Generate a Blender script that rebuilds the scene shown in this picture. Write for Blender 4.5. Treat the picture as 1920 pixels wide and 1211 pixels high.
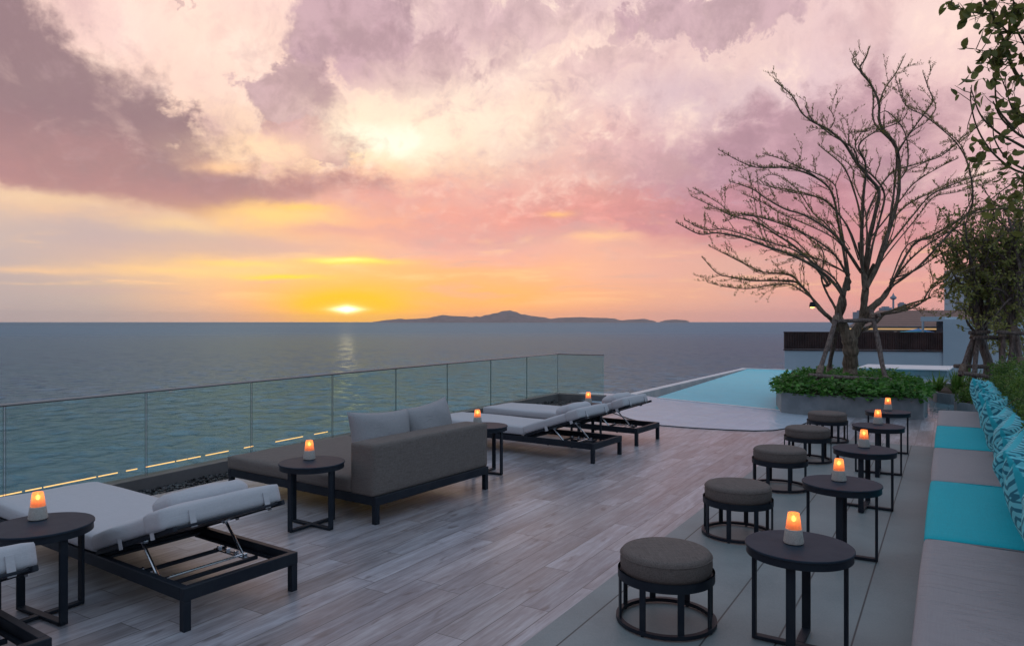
import bpy, bmesh, math, random
import numpy as np
from mathutils import Vector, Matrix, Euler
R = math.radians
SC = bpy.context.scene
for o in list(bpy.data.objects): bpy.data.objects.remove(o)
COL = SC.collection

# ------------------------------------------------------------------ camera
YAW = 31.5
CAMH = 2.0
cam_d = bpy.data.cameras.new('camera'); cam = bpy.data.objects.new('camera', cam_d); COL.objects.link(cam)
cam.location = (0, 0, CAMH); cam.rotation_euler = (R(90), 0, R(YAW))
cam_d.sensor_width = 36; cam_d.lens = 36 * 1336 / 1920
cam_d.shift_y = -2.5 / 1920
cam_d.clip_start = 0.05; cam_d.clip_end = 200000
SC.camera = cam
SC.view_settings.view_transform = 'Standard'; SC.view_settings.look = 'None'
SC.view_settings.gamma = 1; SC.view_settings.exposure = 0.12

# ------------------------------------------------------------------ node helper
def lin(c):
    return tuple(((v/255)/12.92 if v/255 <= .04045 else ((v/255+.055)/1.055)**2.4) for v in c)
class V:
    """a socket (or number) that can be used in arithmetic"""
    def __init__(s, nt, sock): s.nt, s.s = nt, sock
    def m(s, op, b=None, c=None, clamp=False):
        n = s.nt.nodes.new('ShaderNodeMath'); n.operation = op; n.use_clamp = clamp
        for i, v in enumerate((s, b, c)):
            if v is None: continue
            if isinstance(v, V): s.nt.links.new(v.s, n.inputs[i])
            else: n.inputs[i].default_value = v
        return V(s.nt, n.outputs[0])
    def __add__(s, b): return s.m('ADD', b)
    __radd__ = __add__
    def __mul__(s, b): return s.m('MULTIPLY', b)
    __rmul__ = __mul__
    def __sub__(s, b): return s.m('SUBTRACT', b)
    def __rsub__(s, b): return s.m('MULTIPLY_ADD', -1.0, b)
    def __truediv__(s, b): return s.m('DIVIDE', b)
    def floor(s): return s.m('FLOOR')
    def fract(s): return s.m('FRACT')
    def abs(s): return s.m('ABSOLUTE')
def smooth(x, a, b, lo=0.0, hi=1.0):
    n = x.nt.nodes.new('ShaderNodeMapRange'); n.interpolation_type = 'SMOOTHSTEP'
    x.nt.links.new(x.s, n.inputs[0])
    n.inputs[1].default_value = a; n.inputs[2].default_value = b; n.inputs[3].default_value = lo; n.inputs[4].default_value = hi
    return V(x.nt, n.outputs[0])
def vec(nt, x, y, z=0.0):
    n = nt.nodes.new('ShaderNodeCombineXYZ')
    for i, v in enumerate((x, y, z)):
        if isinstance(v, V): nt.links.new(v.s, n.inputs[i])
        else: n.inputs[i].default_value = v
    return V(nt, n.outputs[0])
def sep(nt, v):
    n = nt.nodes.new('ShaderNodeSeparateXYZ'); nt.links.new(v.s, n.inputs[0])
    return [V(nt, n.outputs[i]) for i in range(3)]
def noise(nt, v, scale=1.0, detail=4.0, rough=.5, dist=0.0):
    n = nt.nodes.new('ShaderNodeTexNoise'); n.inputs['Scale'].default_value = scale
    n.inputs['Detail'].default_value = detail; n.inputs['Roughness'].default_value = rough; n.inputs['Distortion'].default_value = dist
    if v is not None: nt.links.new(v.s, n.inputs['Vector'])
    return V(nt, n.outputs[0])
def white(nt, v):
    n = nt.nodes.new('ShaderNodeTexWhiteNoise'); nt.links.new(v.s, n.inputs['Vector']); return V(nt, n.outputs[0])
def mixc(nt, f, a, b, blend='MIX'):
    n = nt.nodes.new('ShaderNodeMix'); n.data_type = 'RGBA'; n.blend_type = blend
    if isinstance(f, V): nt.links.new(f.s, n.inputs[0])
    else: n.inputs[0].default_value = f
    for i, v in ((6, a), (7, b)):
        if isinstance(v, V): nt.links.new(v.s, n.inputs[i])
        else: n.inputs[i].default_value = (*v[:3], 1)
    return V(nt, n.outputs[2])
def ramp(nt, f, stops, interp='LINEAR'):
    n = nt.nodes.new('ShaderNodeValToRGB'); n.color_ramp.interpolation = interp
    el = n.color_ramp.elements
    while len(el) < len(stops): el.new(0.5)
    for e, (p, c) in zip(el, stops):
        e.position = p; e.color = (*c, 1)
    nt.links.new(f.s, n.inputs[0]); return V(nt, n.outputs[0])

# ------------------------------------------------------------------ world: the sunset sky
def make_world():
    w = bpy.data.worlds.new('World'); SC.world = w; w.use_nodes = True
    nt = w.node_tree; nt.nodes.clear()
    out = nt.nodes.new('ShaderNodeOutputWorld'); bg = nt.nodes.new('ShaderNodeBackground')
    nt.links.new(bg.outputs[0], out.inputs[0])
    tc = nt.nodes.new('ShaderNodeTexCoord')
    d = V(nt, tc.outputs['Generated']); dx, dy, dz = sep(nt, d)
    c, s = math.cos(R(YAW)), math.sin(R(YAW))
    X = dx*c + dy*s; Y = dy*c - dx*s
    D = 180/math.pi
    az = X.m('ARCTAN2', Y) * D                      # degrees, 0 towards the open sea
    el = dz.m('ARCSINE') * D
    elc = el.m('MAXIMUM', -1.0)
    # cloud-space: flatter features low down
    vv = (elc + 4.0).m('LOGARITHM', math.e) * 18.0
    q = vec(nt, az, vv)
    n1 = noise(nt, q, .10, 6, .58); n2 = noise(nt, vec(nt, az+57.0, vv+13.0), .10, 6, .58)
    n3 = noise(nt, vec(nt, az+11.0, vv*1.25+90.0), .38, 5, .62)
    n4 = noise(nt, vec(nt, az-31.0, vv*1.1+40.0), .17, 8, .66, .25)
    lowk = smooth(elc, 0.0, 12.0, .12, 1.0)
    wx = az + (n1-.5)*11.0*lowk + (n3-.5)*2.5*lowk
    wy = elc + ((n2-.5)*7.0 + (n3-.5)*1.6)*lowk
    # colour table: rows by elevation, columns by azimuth -66..66 step 6 (measured -36..36, faded outside)
    rows = [
     (0, [(178,160,160),(185,165,160),(205,170,155),(232,170,130),(252,178,88),(248,170,110),(246,168,122),(238,166,136),(222,160,145),(212,155,150),(205,150,150),(212,153,150),(200,150,150)]),
     (2, [(183,166,165),(198,174,160),(225,180,150),(243,178,130),(253,182,98),(251,178,108),(253,180,105),(245,175,130),(232,170,145),(222,165,150),(220,158,150),(220,158,150),(210,155,150)]),
     (4, [(188,170,170),(210,178,162),(236,192,146),(246,194,134),(250,186,122),(250,178,126),(250,178,130),(240,178,150),(228,170,155),(215,165,155),(220,155,150),(220,158,155),(210,155,150)]),
     (6, [(200,178,170),(195,170,168),(203,174,162),(212,172,160),(228,175,152),(228,170,160),(230,170,160),(235,175,155),(226,168,155),(215,155,152),(210,148,148),(210,148,150),(205,150,155)]),
     (8, [(222,188,165),(216,180,160),(218,178,155),(238,188,140),(236,172,146),(232,162,148),(228,160,150),(226,152,146),(220,155,148),(212,150,150),(206,148,155),(205,155,163),(205,160,165)]),
     (10,[(215,170,160),(215,170,160),(215,170,158),(222,170,155),(224,160,152),(228,165,155),(230,170,160),(225,168,160),(222,165,160),(215,162,165),(212,162,170),(212,165,175),(215,175,180)]),
     (12,[(220,180,170),(220,180,168),(228,190,170),(238,196,172),(248,212,172),(240,196,172),(228,182,170),(226,177,170),(220,172,172),(215,170,175),(212,170,178),(215,175,180),(220,180,185)]),
     (14,[(225,185,175),(228,190,180),(240,205,185),(246,212,190),(248,215,185),(246,210,184),(232,196,184),(232,190,182),(226,185,185),(218,182,186),(218,182,188),(222,185,188),(220,185,190)]),
     (17,[(228,190,180),(240,205,192),(248,214,200),(246,212,198),(240,206,196),(236,204,194),(242,208,192),(232,199,195),(226,196,197),(220,192,196),(222,192,198),(235,202,200),(230,195,195)]),
     (20,[(235,200,190),(243,208,202),(254,220,205),(248,214,200),(238,204,198),(228,196,194),(230,200,194),(236,202,195),(230,198,196),(232,200,196),(228,196,198),(240,210,205),(235,200,195)]),
     (25,[(235,200,195),(245,210,202),(252,218,206),(240,206,200),(220,188,190),(214,184,186),(222,192,192),(222,192,194),(218,188,194),(214,184,190),(226,194,196),(238,206,202),(235,200,195)]),
     (40,[(146,160,186)]*3+[(152,160,186)]*7+[(148,160,184)]*3),
     (65,[(176,200,222)]*13),
     (90,[(170,198,224)]*13),
    ]
    dusk = (148,178,204)
    f = (wx + 66.0) / 132.0
    base = None
    for e, cols in rows:
        stops = []
        dk = lin(dusk)
        stops.append((0.0, dk))
        l0 = tuple(.5*a+.5*b for a, b in zip(lin(cols[0]), dk)); r0 = tuple(.5*a+.5*b for a, b in zip(lin(cols[-1]), dk))
        stops.append((18/132, l0))
        for i, cc in enumerate(cols): stops.append(((30+6*i)/132, lin(cc)))
        stops.append((114/132, r0)); stops.append((1.0, dk))
        cr = ramp(nt, f, stops, 'LINEAR')
        if base is None: base = cr; pe = e
        else:
            base = mixc(nt, smooth(wy, pe, e), base, cr); pe = e
    # soft lit / shaded mottling of the cloud deck
    amp = smooth(elc, 3.0, 14.0, .0, 1.0)
    m = (n4-.5)*amp
    base = mixc(nt, smooth(m, .02, .20)*.75, base, lin((255,226,212)))
    base = mixc(nt, smooth(m*-1.0, .0, .17)*.45, base, lin((208,170,174)))
    def curve(pts):
        n = nt.nodes.new('ShaderNodeFloatCurve'); cm = n.mapping.curves[0]
        xs = [(p[0]+66)/132 for p in pts]; ys = [p[1]/40 for p in pts]
        while len(cm.points) < len(pts): cm.points.new(.5, .5)
        for p, x, y in zip(cm.points, xs, ys): p.location = (x, y)
        n.mapping.update()
        nt.links.new(((az + (n1-.5)*9.0 + (n3-.5)*4.5 + 66.0)/132.0).s, n.inputs['Value'])
        return V(nt, n.outputs[0]) * 40.0
    def pe_(x, y):                                  # picture point -> azimuth, elevation
        a = math.atan((x-960)/1336); return (math.degrees(a), math.degrees(math.atan((603-y)/1336*math.cos(a))))
    edge = el + (n3-.5)*4.2 + (n2-.5)*5.0 + (n4-.5)*5.0
    edge2 = el + (n3-.5)*1.0 + (n2-.5)*1.6
    def cloud(upper, lower, col_lo, col_hi, su, sl, strength=1.0, band=8.0):
        u = curve([pe_(*p) for p in upper]); l = curve([pe_(*p) for p in lower])
        mk = smooth(u-edge, -su*.3, su) * smooth(edge2-l, -sl*.3, sl) * strength
        mod = smooth(elc-l+(n4-.5)*7.0, 0.0, band)
        return mk, mixc(nt, mod, lin(col_lo), lin(col_hi))
    # long dark bank on the left
    mk, cc = cloud([(-900,-400),(-60,-90),(95,20),(160,70),(320,150),(365,235),(470,285),(600,312),(700,335),(820,400),(2400,420)],
                   [(-900,330),(-60,340),(60,372),(200,385),(400,412),(520,385),(640,362),(760,372),(820,402),(2400,430)],
                   (176,130,132), (140,114,122), 2.2, 1.0, .93, 6.5)
    base = mixc(nt, mk, base, cc)
    mk, cc = cloud([(-900,240),(-30,230),(200,170),(420,250),(620,330),(2400,400)], [(-900,300),(-30,280),(200,235),(420,290),(620,350),(2400,420)],
                   (140,105,118), (124,94,108), 3.0, 3.0, .45)
    base = mixc(nt, mk, base, cc)
    # wide mauve shower cloud on the right
    mk, cc = cloud([(-900,640),(1050,470),(1150,330),(1240,220),(1330,180),(1450,205),(1600,250),(1760,330),(1850,400),(2400,620)],
                   [(-900,600),(1050,430),(1130,410),(1200,446),(1290,462),(1400,474),(1600,470),(1750,455),(1850,440),(2400,600)],
                   (202,136,142), (184,146,162), 6.5, 1.1, .85, 6.0)
    base = mixc(nt, mk, base, cc)
    # pinkish bar low centre
    mk, cc = cloud([(-900,640),(560,470),(700,415),(850,385),(1000,375),(1110,395),(1190,440),(1250,560),(2400,640)],
                   [(-900,600),(560,440),(700,455),(850,470),(1000,466),(1110,445),(1190,440),(1250,470),(2400,600)],
                   (208,158,158), (236,156,144), 1.2, .8, .7, 4.0)
    base = mixc(nt, mk, base, cc)
    def blob(px, py, rx, ry, col, k, soft=.9, warp=1.0, tex=0):
        nonlocal base
        a, e = pe_(px, py); sx, sy = rx/1336*D*math.cos(R(a))**2, ry/1336*D*math.cos(R(a))
        u = (az + (n1-.5)*6.0*warp + (n3-.5)*3.0*warp - a)/sx; v = (el + ((n2-.5)*2.6 + (n3-.5)*1.6)*warp - e)/sy
        r2 = u*u + v*v
        g = (r2*-1.0*soft).m('EXPONENT') * k
        if tex: g = g * smooth(n5*.6 + n6*.4, .36, .56, 1-tex, 1.15)
        base = mixc(nt, g.m('MINIMUM', 1.0), base, col if isinstance(col, V) else lin(col))
    n5 = noise(nt, vec(nt, az*1.0+7.0, vv*1.35+21.0), .42, 9, .68, .35)
    n6 = noise(nt, vec(nt, az-70.0, vv*1.1+5.0), .22, 8, .65, .5)
    ea, ee = pe_(1000, 150); gm = (((az-ea)/15.0)*((az-ea)/15.0) + ((el-ee)/8.5)*((el-ee)/8.5)); gm = (gm*-.8).m('EXPONENT')
    up = smooth(elc, 5.0, 13.0)
    base = mixc(nt, smooth(n5, .50, .72)*gm*.8, base, lin((255,230,214)))
    base = mixc(nt, smooth(n5*-1.0, -.50, -.30)*(gm*.5+.18)*up, base, lin((198,166,172)))
    base = mixc(nt, smooth(n6, .5, .75)*up*.30, base, lin((235,200,190)))
    base = mixc(nt, smooth(n6*-1.0, -.48, -.28)*up*.30, base, lin((158,124,138)))
    low = smooth(elc, 9.0, 5.0)*smooth(elc, .5, 2.5)
    n7 = noise(nt, vec(nt, az*.5, vv*1.6), .16, 7, .62, .3)
    base = mixc(nt, smooth(n7, .52, .68)*low*.55, base, lin((255,206,150)))
    base = mixc(nt, smooth(n7*-1.0, -.48, -.32)*low*.45, base, lin((196,166,166)))
    def puffc(px, py, rx, ry, col, k, lo=.62, hi=1.15, warp=1.0):
        nonlocal base
        a, e = pe_(px, py); sx, sy = rx/1336*D*math.cos(R(a))**2, ry/1336*D*math.cos(R(a))
        u = (az + ((n1-.5)*8.0 + (n3-.5)*5.0 + (n6-.5)*9.0)*warp - a)/sx; v = (el + ((n2-.5)*6.0 + (n5-.5)*6.0 + (n4-.5)*4.0)*warp - e)/sy
        mod_ = smooth(n5*.5+n6*.5, .42, .6)
        col2 = mixc(nt, mod_, lin(tuple(c_*.93 for c_ in col)), lin(tuple(min(255, c_*1.06) for c_ in col)))
        base = mixc(nt, smooth(u*u+v*v, lo, hi, 1.0, 0.0)*k, base, col2)
    puffc(540,190,105,85,(182,150,160),.82)
    puffc(610,240,80,70,(188,154,162),.76)
    puffc(560,275,90,32,(205,158,158),.6)
    puffc(650,60,130,95,(182,150,162),.84)
    puffc(760,120,120,62,(190,156,166),.72)
    puffc(850,30,110,50,(205,172,180),.5)
    puffc(1350,30,200,46,(190,158,168),.82)
    puffc(1000,30,120,40,(204,172,178),.6)
    puffc(1150,120,90,40,(206,172,178),.5)
    puffc(1500,290,270,120,(176,136,152),.72,.3,1.3,1.0)
    puffc(1430,395,240,62,(190,130,142),.62,.35,1.2,1.0)
    puffc(1100,400,180,40,(222,150,146),.5,.3,1.3,1.0)
    puffc(1180,300,110,45,(206,162,166),.5,.3,1.3,1.0)
    puffc(1175,50,30,26,(196,160,172),.5)
    puffc(350,18,32,12,(205,170,172),.6)
    blob(730,262,115,42,(255,232,200),.95,.9,1.6,.75)
    blob(738,262,66,24,(255,252,232),1.45,.9,1.3,.6)
    blob(690,222,90,34,(255,228,204),.8,.9,1.5,.7)
    blob(880,215,120,60,(255,232,210),.7,.9,1.5,.8)
    blob(480,285,90,22,(255,218,182),.8,.9,1.3,.5)
    blob(420,312,45,10,(255,205,160),.8,.9,.5)
    blob(500,405,110,16,(255,208,130),.8,.9,.7)
    blob(330,425,100,15,(250,208,150),.7,.9,.5)
    blob(100,372,130,12,(240,205,165),.6,.9,.4)
    blob(555,388,60,8,(255,205,110),.7,.9,.5)
    blob(150,440,230,28,(190,170,170),.6,.9,.5)
    blob(420,470,160,14,(200,170,165),.6,.9,.5)
    blob(640,428,110,10,(215,160,155),.8,.9,.5)
    blob(70,505,110,6,(248,200,150),.6,.9,.35)
    blob(330,508,150,9,(255,208,140),.7,.9,.35)
    blob(450,495,90,6,(255,212,120),.7,.9,.35)
    blob(660,490,85,6,(255,222,90),1.0,.9,.30)
    blob(650,488,45,4,(255,240,140),.9,.9,.25)
    blob(540,519,70,5,(255,218,70),.95,.9,.30)
    blob(100,570,160,40,(175,165,168),.5,.9,.2)
    blob(1120,448,60,7,(250,195,150),.8,.9,.5)
    blob(1045,402,25,5,(252,190,130),.8,.9,.4)
    blob(1300,160,60,30,(190,165,185),.35)
    blob(1640,560,140,30,(224,150,145),.5,.9,.3)
    # sun: yellow glow, then the white-hot spot just above the sea
    blob(650,574,115,32,(255,192,0),1.5,1.0,.0)
    blob(690,560,230,50,(255,176,60),.22,1.0,.0)
    a, e = pe_(650, 580)
    u = (az-a)/1.0; v = (el-e)/.27
    r2 = (u.abs().m('POWER', 1.3) + v.abs().m('POWER', 1.3))
    hot = (r2*-1.6).m('EXPONENT')
    base = mixc(nt, (hot*2.6).m('MINIMUM', 1.0), base, (1.0, .93, .62))
    # below the horizon the dome is plain dark
    base = mixc(nt, 1.0, base, (1.035, 1.025, 1.0), 'MULTIPLY')
    col = mixc(nt, smooth(el, -1.2, -.3), lin((110,112,128)), base)
    # a Nishita twilight sky adds its own very weak light above the clouds
    sky = nt.nodes.new('ShaderNodeTexSky'); sky.sky_type = 'NISHITA'; sky.sun_disc = False
    sky.sun_elevation = R(3); sky.sun_rotation = R(-(YAW+13.1))
    add = nt.nodes.new('ShaderNodeMix'); add.data_type = 'RGBA'; add.blend_type = 'ADD'; add.inputs[0].default_value = .004
    nt.links.new(col.s, add.inputs[6]); nt.links.new(sky.outputs[0], add.inputs[7])
    nt.links.new(add.outputs[2], bg.inputs[0]); bg.inputs[1].default_value = 1.0
    # extra power of the sun spot itself (it gives off light)
    em = nt.nodes.new('ShaderNodeBackground'); em.inputs[0].default_value = (1.0, .72, .32, 1)
    nt.links.new((hot*3.0).s, em.inputs[1])
    ad = nt.nodes.new('ShaderNodeAddShader'); nt.links.new(bg.outputs[0], ad.inputs[0]); nt.links.new(em.outputs[0], ad.inputs[1])
    nt.links.new(ad.outputs[0], out.inputs[0])
make_world()
sl = bpy.data.lights.new('sun', 'SUN'); sl.energy = .003; sl.angle = R(1); sl.color = (1, .55, .25)
sun = bpy.data.objects.new('sun', sl); COL.objects.link(sun)
sa = R(YAW+13.1); se = R(3)
sd = Vector((-math.sin(sa)*math.cos(se), math.cos(sa)*math.cos(se), math.sin(se)))
sun.rotation_euler = sd.to_track_quat('Z', 'Y').to_euler()

# ------------------------------------------------------------------ geometry helpers
rnd = random.Random(7)
def at(px, py, d):
    """the point seen at (px,py) of the photograph at distance d along the view axis"""
    X = d*(px-960)/1336; Z = CAMH + d*(603-py)/1336; c, s = math.cos(R(YAW)), math.sin(R(YAW))
    return Vector((X*c - d*s, X*s + d*c, Z))
class MB:
    def __init__(s): s.b = bmesh.new()
    def box(s, cx, cy, cz, sx, sy, sz, bev=0.004, rot=None, seg=1):
        t = bmesh.new(); bmesh.ops.create_cube(t, size=1)
        bmesh.ops.scale(t, vec=(sx, sy, sz), verts=t.verts)
        if bev and bev < min(sx, sy, sz)*.49: bmesh.ops.bevel(t, geom=t.edges[:], offset=bev, segments=seg, affect='EDGES', profile=.6)
        if rot is not None: bmesh.ops.rotate(t, verts=t.verts, matrix=rot if isinstance(rot, Matrix) else Euler(rot).to_matrix())
        bmesh.ops.translate(t, verts=t.verts, vec=(cx, cy, cz)); s._add(t); return s
    def _add(s, t):
        me = bpy.data.meshes.new('t'); t.to_mesh(me); t.free(); s.b.from_mesh(me); bpy.data.meshes.remove(me)
    def bar(s, a, b, w, h, bev=.003):
        a, b = Vector(a), Vector(b); d = b-a; L = d.length
        q = d.to_track_quat('X', 'Z').to_matrix(); c = (a+b)/2
        return s.box(c.x, c.y, c.z, L, w, h, bev, q)
    def tube(s, pts, rad, n=8, cap=True):
        pts = [Vector(p) for p in pts]; rad = rad if isinstance(rad, (list, tuple)) else [rad]*len(pts)
        rings = []; up = Vector((.13, .21, .97)).normalized(); ref = None
        for i, p in enumerate(pts):
            t = (pts[min(i+1, len(pts)-1)]-pts[max(i-1, 0)])
            if t.length < 1e-9: t = Vector((0, 0, 1))
            t.normalize()
            if ref is None: ref = t.cross(up if abs(t.dot(up)) < .9 else Vector((1, 0, 0))).normalized()
            ref = (ref - t*ref.dot(t)).normalized(); b2 = t.cross(ref)
            rings.append([s.b.verts.new(p + (ref*math.cos(2*math.pi*k/n) + b2*math.sin(2*math.pi*k/n))*rad[i]) for k in range(n)])
        for r0, r1 in zip(rings, rings[1:]):
            for k in range(n): s.b.faces.new((r0[k], r0[(k+1) % n], r1[(k+1) % n], r1[k]))
        if cap:
            s.b.faces.new(rings[0][::-1]); s.b.faces.new(rings[-1])
        return s
    def lathe(s, prof, n=32, c=(0, 0, 0), closed=False):
        rings = []
        for r, z in prof:
            if r < 1e-5: rings.append([s.b.verts.new((c[0], c[1], c[2]+z))])
            else: rings.append([s.b.verts.new((c[0]+r*math.cos(2*math.pi*k/n), c[1]+r*math.sin(2*math.pi*k/n), c[2]+z)) for k in range(n)])
        pr = list(zip(rings, rings[1:]))
        if closed: pr.append((rings[-1], rings[0]))
        for a, b in pr:
            for k in range(n):
                if len(a) == 1 and len(b) == 1: continue
                if len(a) == 1: s.b.faces.new((a[0], b[(k+1) % n], b[k]))
                elif len(b) == 1: s.b.faces.new((a[k], a[(k+1) % n], b[0]))
                else: s.b.faces.new((a[k], a[(k+1) % n], b[(k+1) % n], b[k]))
        return s
    def prism(s, pts, z0, z1):
        """vertical prism over a polygon"""
        a = [s.b.verts.new((p[0], p[1], z0)) for p in pts]; b = [s.b.verts.new((p[0], p[1], z1)) for p in pts]
        n = len(pts); s.b.faces.new(a[::-1]); s.b.faces.new(b)
        for k in range(n): s.b.faces.new((a[k], a[(k+1) % n], b[(k+1) % n], b[k]))
        return s
    def sheet(s, pts):
        s.b.faces.new([s.b.verts.new(p) for p in pts]); return s
    def leaf(s, p, d, up, L, W, fold=.25):
        """pointed leaf, two folded halves"""
        sd_ = d.cross(up)
        if sd_.length < 1e-4: sd_ = Vector((1, 0, 0))
        sd_.normalize(); nn = sd_.cross(d).normalized()
        v = s.b.verts.new
        a = v(p); b = v(p + d*L*.45 + sd_*W*.5 + nn*W*fold); c = v(p + d*L - nn*L*.12); e = v(p + d*L*.45 - sd_*W*.5 + nn*W*fold); m = v(p + d*L*.5)
        s.b.faces.new((a, m, b)); s.b.faces.new((b, m, c)); s.b.faces.new((a, e, m)); s.b.faces.new((e, c, m)); return s
    def oval(s, p, d, up, L, W, fold=.2):
        sd_ = d.cross(up)
        if sd_.length < 1e-4: sd_ = Vector((1, 0, 0))
        sd_.normalize(); nn = sd_.cross(d).normalized(); v = s.b.verts.new
        mid = [v(p + d*L*f - nn*L*.18*f*f) for f in (0, .22, .5, .78, 1)]
        for sg in (-1, 1):
            e = [v(p + d*L*f + sd_*sg*W*w + nn*(W*fold*w - L*.18*f*f)) for f, w in ((.22, .36), (.5, .5), (.78, .36))]
            for q in ((mid[0], mid[1], e[0]), (mid[1], mid[2], e[1], e[0]), (mid[2], mid[3], e[2], e[1]), (mid[3], mid[4], e[2])): s.b.faces.new(q)
        return s
    def cushion(s, c, size, r=.03, puff=.02, n=(14, 10, 5), rot=None, jit=0.0, seed=0):
        """upholstered block: rounded edges, slightly crowned faces"""
        t = bmesh.new(); hx, hy, hz = [v/2 for v in size]; rr = random.Random(seed); ph = [rr.uniform(0, 6) for _ in range(6)]
        vs = {}
        nx, ny, nz = n
        def gv(i, j, k):
            key = (i, j, k)
            if key not in vs:
                u, v_, w_ = -1+2*i/nx, -1+2*j/ny, -1+2*k/nz
                f = lambda a: math.copysign(abs(a)**.8, a)
                x, y, z = f(u)*hx, f(v_)*hy, f(w_)*hz
                ix, iy, iz = max(-hx+r, min(hx-r, x)), max(-hy+r, min(hy-r, y)), max(-hz+r, min(hz-r, z))
                o = Vector((x-ix, y-iy, z-iz))
                if o.length > 1e-9: o = o.normalized()*min(r, o.length*1.2) if o.length < r else o.normalized()*r
                p = Vector((ix, iy, iz))+o
                p.z += puff*(1-u*u)*(1-v_*v_)*w_
                p.y += puff*.6*(1-u*u)*(1-w_*w_)*v_; p.x += puff*.6*(1-v_*v_)*(1-w_*w_)*u
                if jit: p.z += jit*math.sin(5*u+ph[0]+2*v_)*math.sin(4*v_+ph[1])*(w_ > 0); p.y += jit*.6*math.sin(6*u+ph[2])*v_
                vs[key] = t.verts.new(p)
            return vs[key]
        def face(idx): 
            try: t.faces.new([gv(*q) for q in idx])
            except ValueError: pass
        for i in range(nx):
            for j in range(ny):
                face([(i, j, nz), (i+1, j, nz), (i+1, j+1, nz), (i, j+1, nz)]); face([(i, j, 0), (i, j+1, 0), (i+1, j+1, 0), (i+1, j, 0)])
        for i in range(nx):
            for k in range(nz):
                face([(i, 0, k), (i+1, 0, k), (i+1, 0, k+1), (i, 0, k+1)]); face([(i, ny, k), (i, ny, k+1), (i+1, ny, k+1), (i+1, ny, k)])
        for j in range(ny):
            for k in range(nz):
                face([(0, j, k), (0, j, k+1), (0, j+1, k+1), (0, j+1, k)]); face([(nx, j, k), (nx, j+1, k), (nx, j+1, k+1), (nx, j, k+1)])
        if rot is not None: bmesh.ops.rotate(t, verts=t.verts, matrix=rot if isinstance(rot, Matrix) else Euler(rot).to_matrix())
        bmesh.ops.translate(t, verts=t.verts, vec=c); s._add(t); return s
    def pillow(s, w, h, th, n=18, seed=0, wob=.02, pin=.10):
        """throw pillow standing in the XZ plane (width x, height z, thickness y), pinched corners, seam all round"""
        rr = random.Random(seed); ph = [rr.uniform(0, 6) for _ in range(4)]
        uvl = s.b.loops.layers.uv.verify()
        g = [[[None]*(n+1) for _ in range(n+1)] for _ in (0, 1)]
        for i in range(n+1):
            for j in range(n+1):
                u, v = -1+2*i/n, -1+2*j/n
                x = u*w/2*(1-pin*(1-v*v)); z = v*h/2*(1-pin*(1-u*u))
                t = th/2*(max(0, (1-u**4)*(1-v**4)))**.6 * (1+wob*4*math.sin(3*u+ph[0])*math.sin(3*v+ph[1]))
                t *= 1-.10*abs(math.sin(2.2*(u+v)+ph[2]))
                for q, sg in ((0, -1), (1, 1)):
                    if q == 1 and (i in (0, n) or j in (0, n)): g[1][i][j] = g[0][i][j]
                    else: g[q][i][j] = s.b.verts.new((x, sg*t, z))
        for q in (0, 1):
            for i in range(n):
                for j in range(n):
                    vv = [g[q][i][j], g[q][i+1][j], g[q][i+1][j+1], g[q][i][j+1]]; uv = [(i, j), (i+1, j), (i+1, j+1), (i, j+1)]
                    if q: vv.reverse(); uv.reverse()
                    f = s.b.faces.new(vv)
                    for lp, (a, b_) in zip(f.loops, uv): lp[uvl].uv = (a/n, b_/n)
        return s
    def build(s, name, mat, parent=None, smooth=True, recalc=True, ang=35):
        if recalc: bmesh.ops.recalc_face_normals(s.b, faces=s.b.faces[:])
        me = bpy.data.meshes.new(name); s.b.to_mesh(me); s.b.free()
        if smooth:
            me.shade_smooth() if hasattr(me, 'shade_smooth') else None
            try: me.set_sharp_from_angle(angle=R(ang))
            except Exception: pass
        for mm in (mat if isinstance(mat, (list, tuple)) else [mat]): me.materials.append(mm)
        o = bpy.data.objects.new(name, me); COL.objects.link(o)
        if parent is not None: o.parent = parent
        return o
def tag(o, label=None, cat=None, group=None, kind=None):
    if label: o['label'] = label
    if cat: o['category'] = cat
    if group: o['group'] = group
    if kind: o['kind'] = kind
    return o
def empty(name, loc, rz=0, label=None, cat=None, group=None):
    o = bpy.data.objects.new(name, None); COL.objects.link(o); o.location = loc; o.rotation_euler = (0, 0, R(rz))
    o.empty_display_size = .1
    return tag(o, label, cat, group)
def dup(o, loc, rz, label, group=None):
    def cp(a, par):
        c = a.copy(); COL.objects.link(c); c.parent = par
        for ch in [k for k in bpy.data.objects if k.parent == a]: cp(ch, c)
        return c
    r = cp(o, None); r.location = loc; r.rotation_euler = (0, 0, R(rz)); r['label'] = label
    if group: r['group'] = group
    return r

# ------------------------------------------------------------------ materials
def mat(name, col=(.5, .5, .5), rough=.6, metal=0, spec=.5, fn=None, **kw):
    m = bpy.data.materials.new(name); m.use_nodes = True; nt = m.node_tree; b = nt.nodes['Principled BSDF']
    b.inputs['Base Color'].default_value = (*col, 1); b.inputs['Roughness'].default_value = rough
    b.inputs['Metallic'].default_value = metal; b.inputs['Specular IOR Level'].default_value = spec
    for k, v in kw.items(): b.inputs[k.replace('_', ' ')].default_value = v
    if fn: fn(nt, b)
    return m
def bump(nt, b, h, strength=.3, dist=.01):
    n = nt.nodes.new('ShaderNodeBump'); n.inputs['Strength'].default_value = strength; n.inputs['Distance'].default_value = dist
    nt.links.new(h.s, n.inputs['Height']); nt.links.new(n.outputs[0], b.inputs['Normal']); return n
def pos(nt):
    return V(nt, nt.nodes.new('ShaderNodeNewGeometry').outputs['Position'])
def obj(nt): return V(nt, nt.nodes.new('ShaderNodeTexCoord').outputs['Object'])
def setc(nt, b, c): nt.links.new(c.s, b.inputs['Base Color'])
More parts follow.
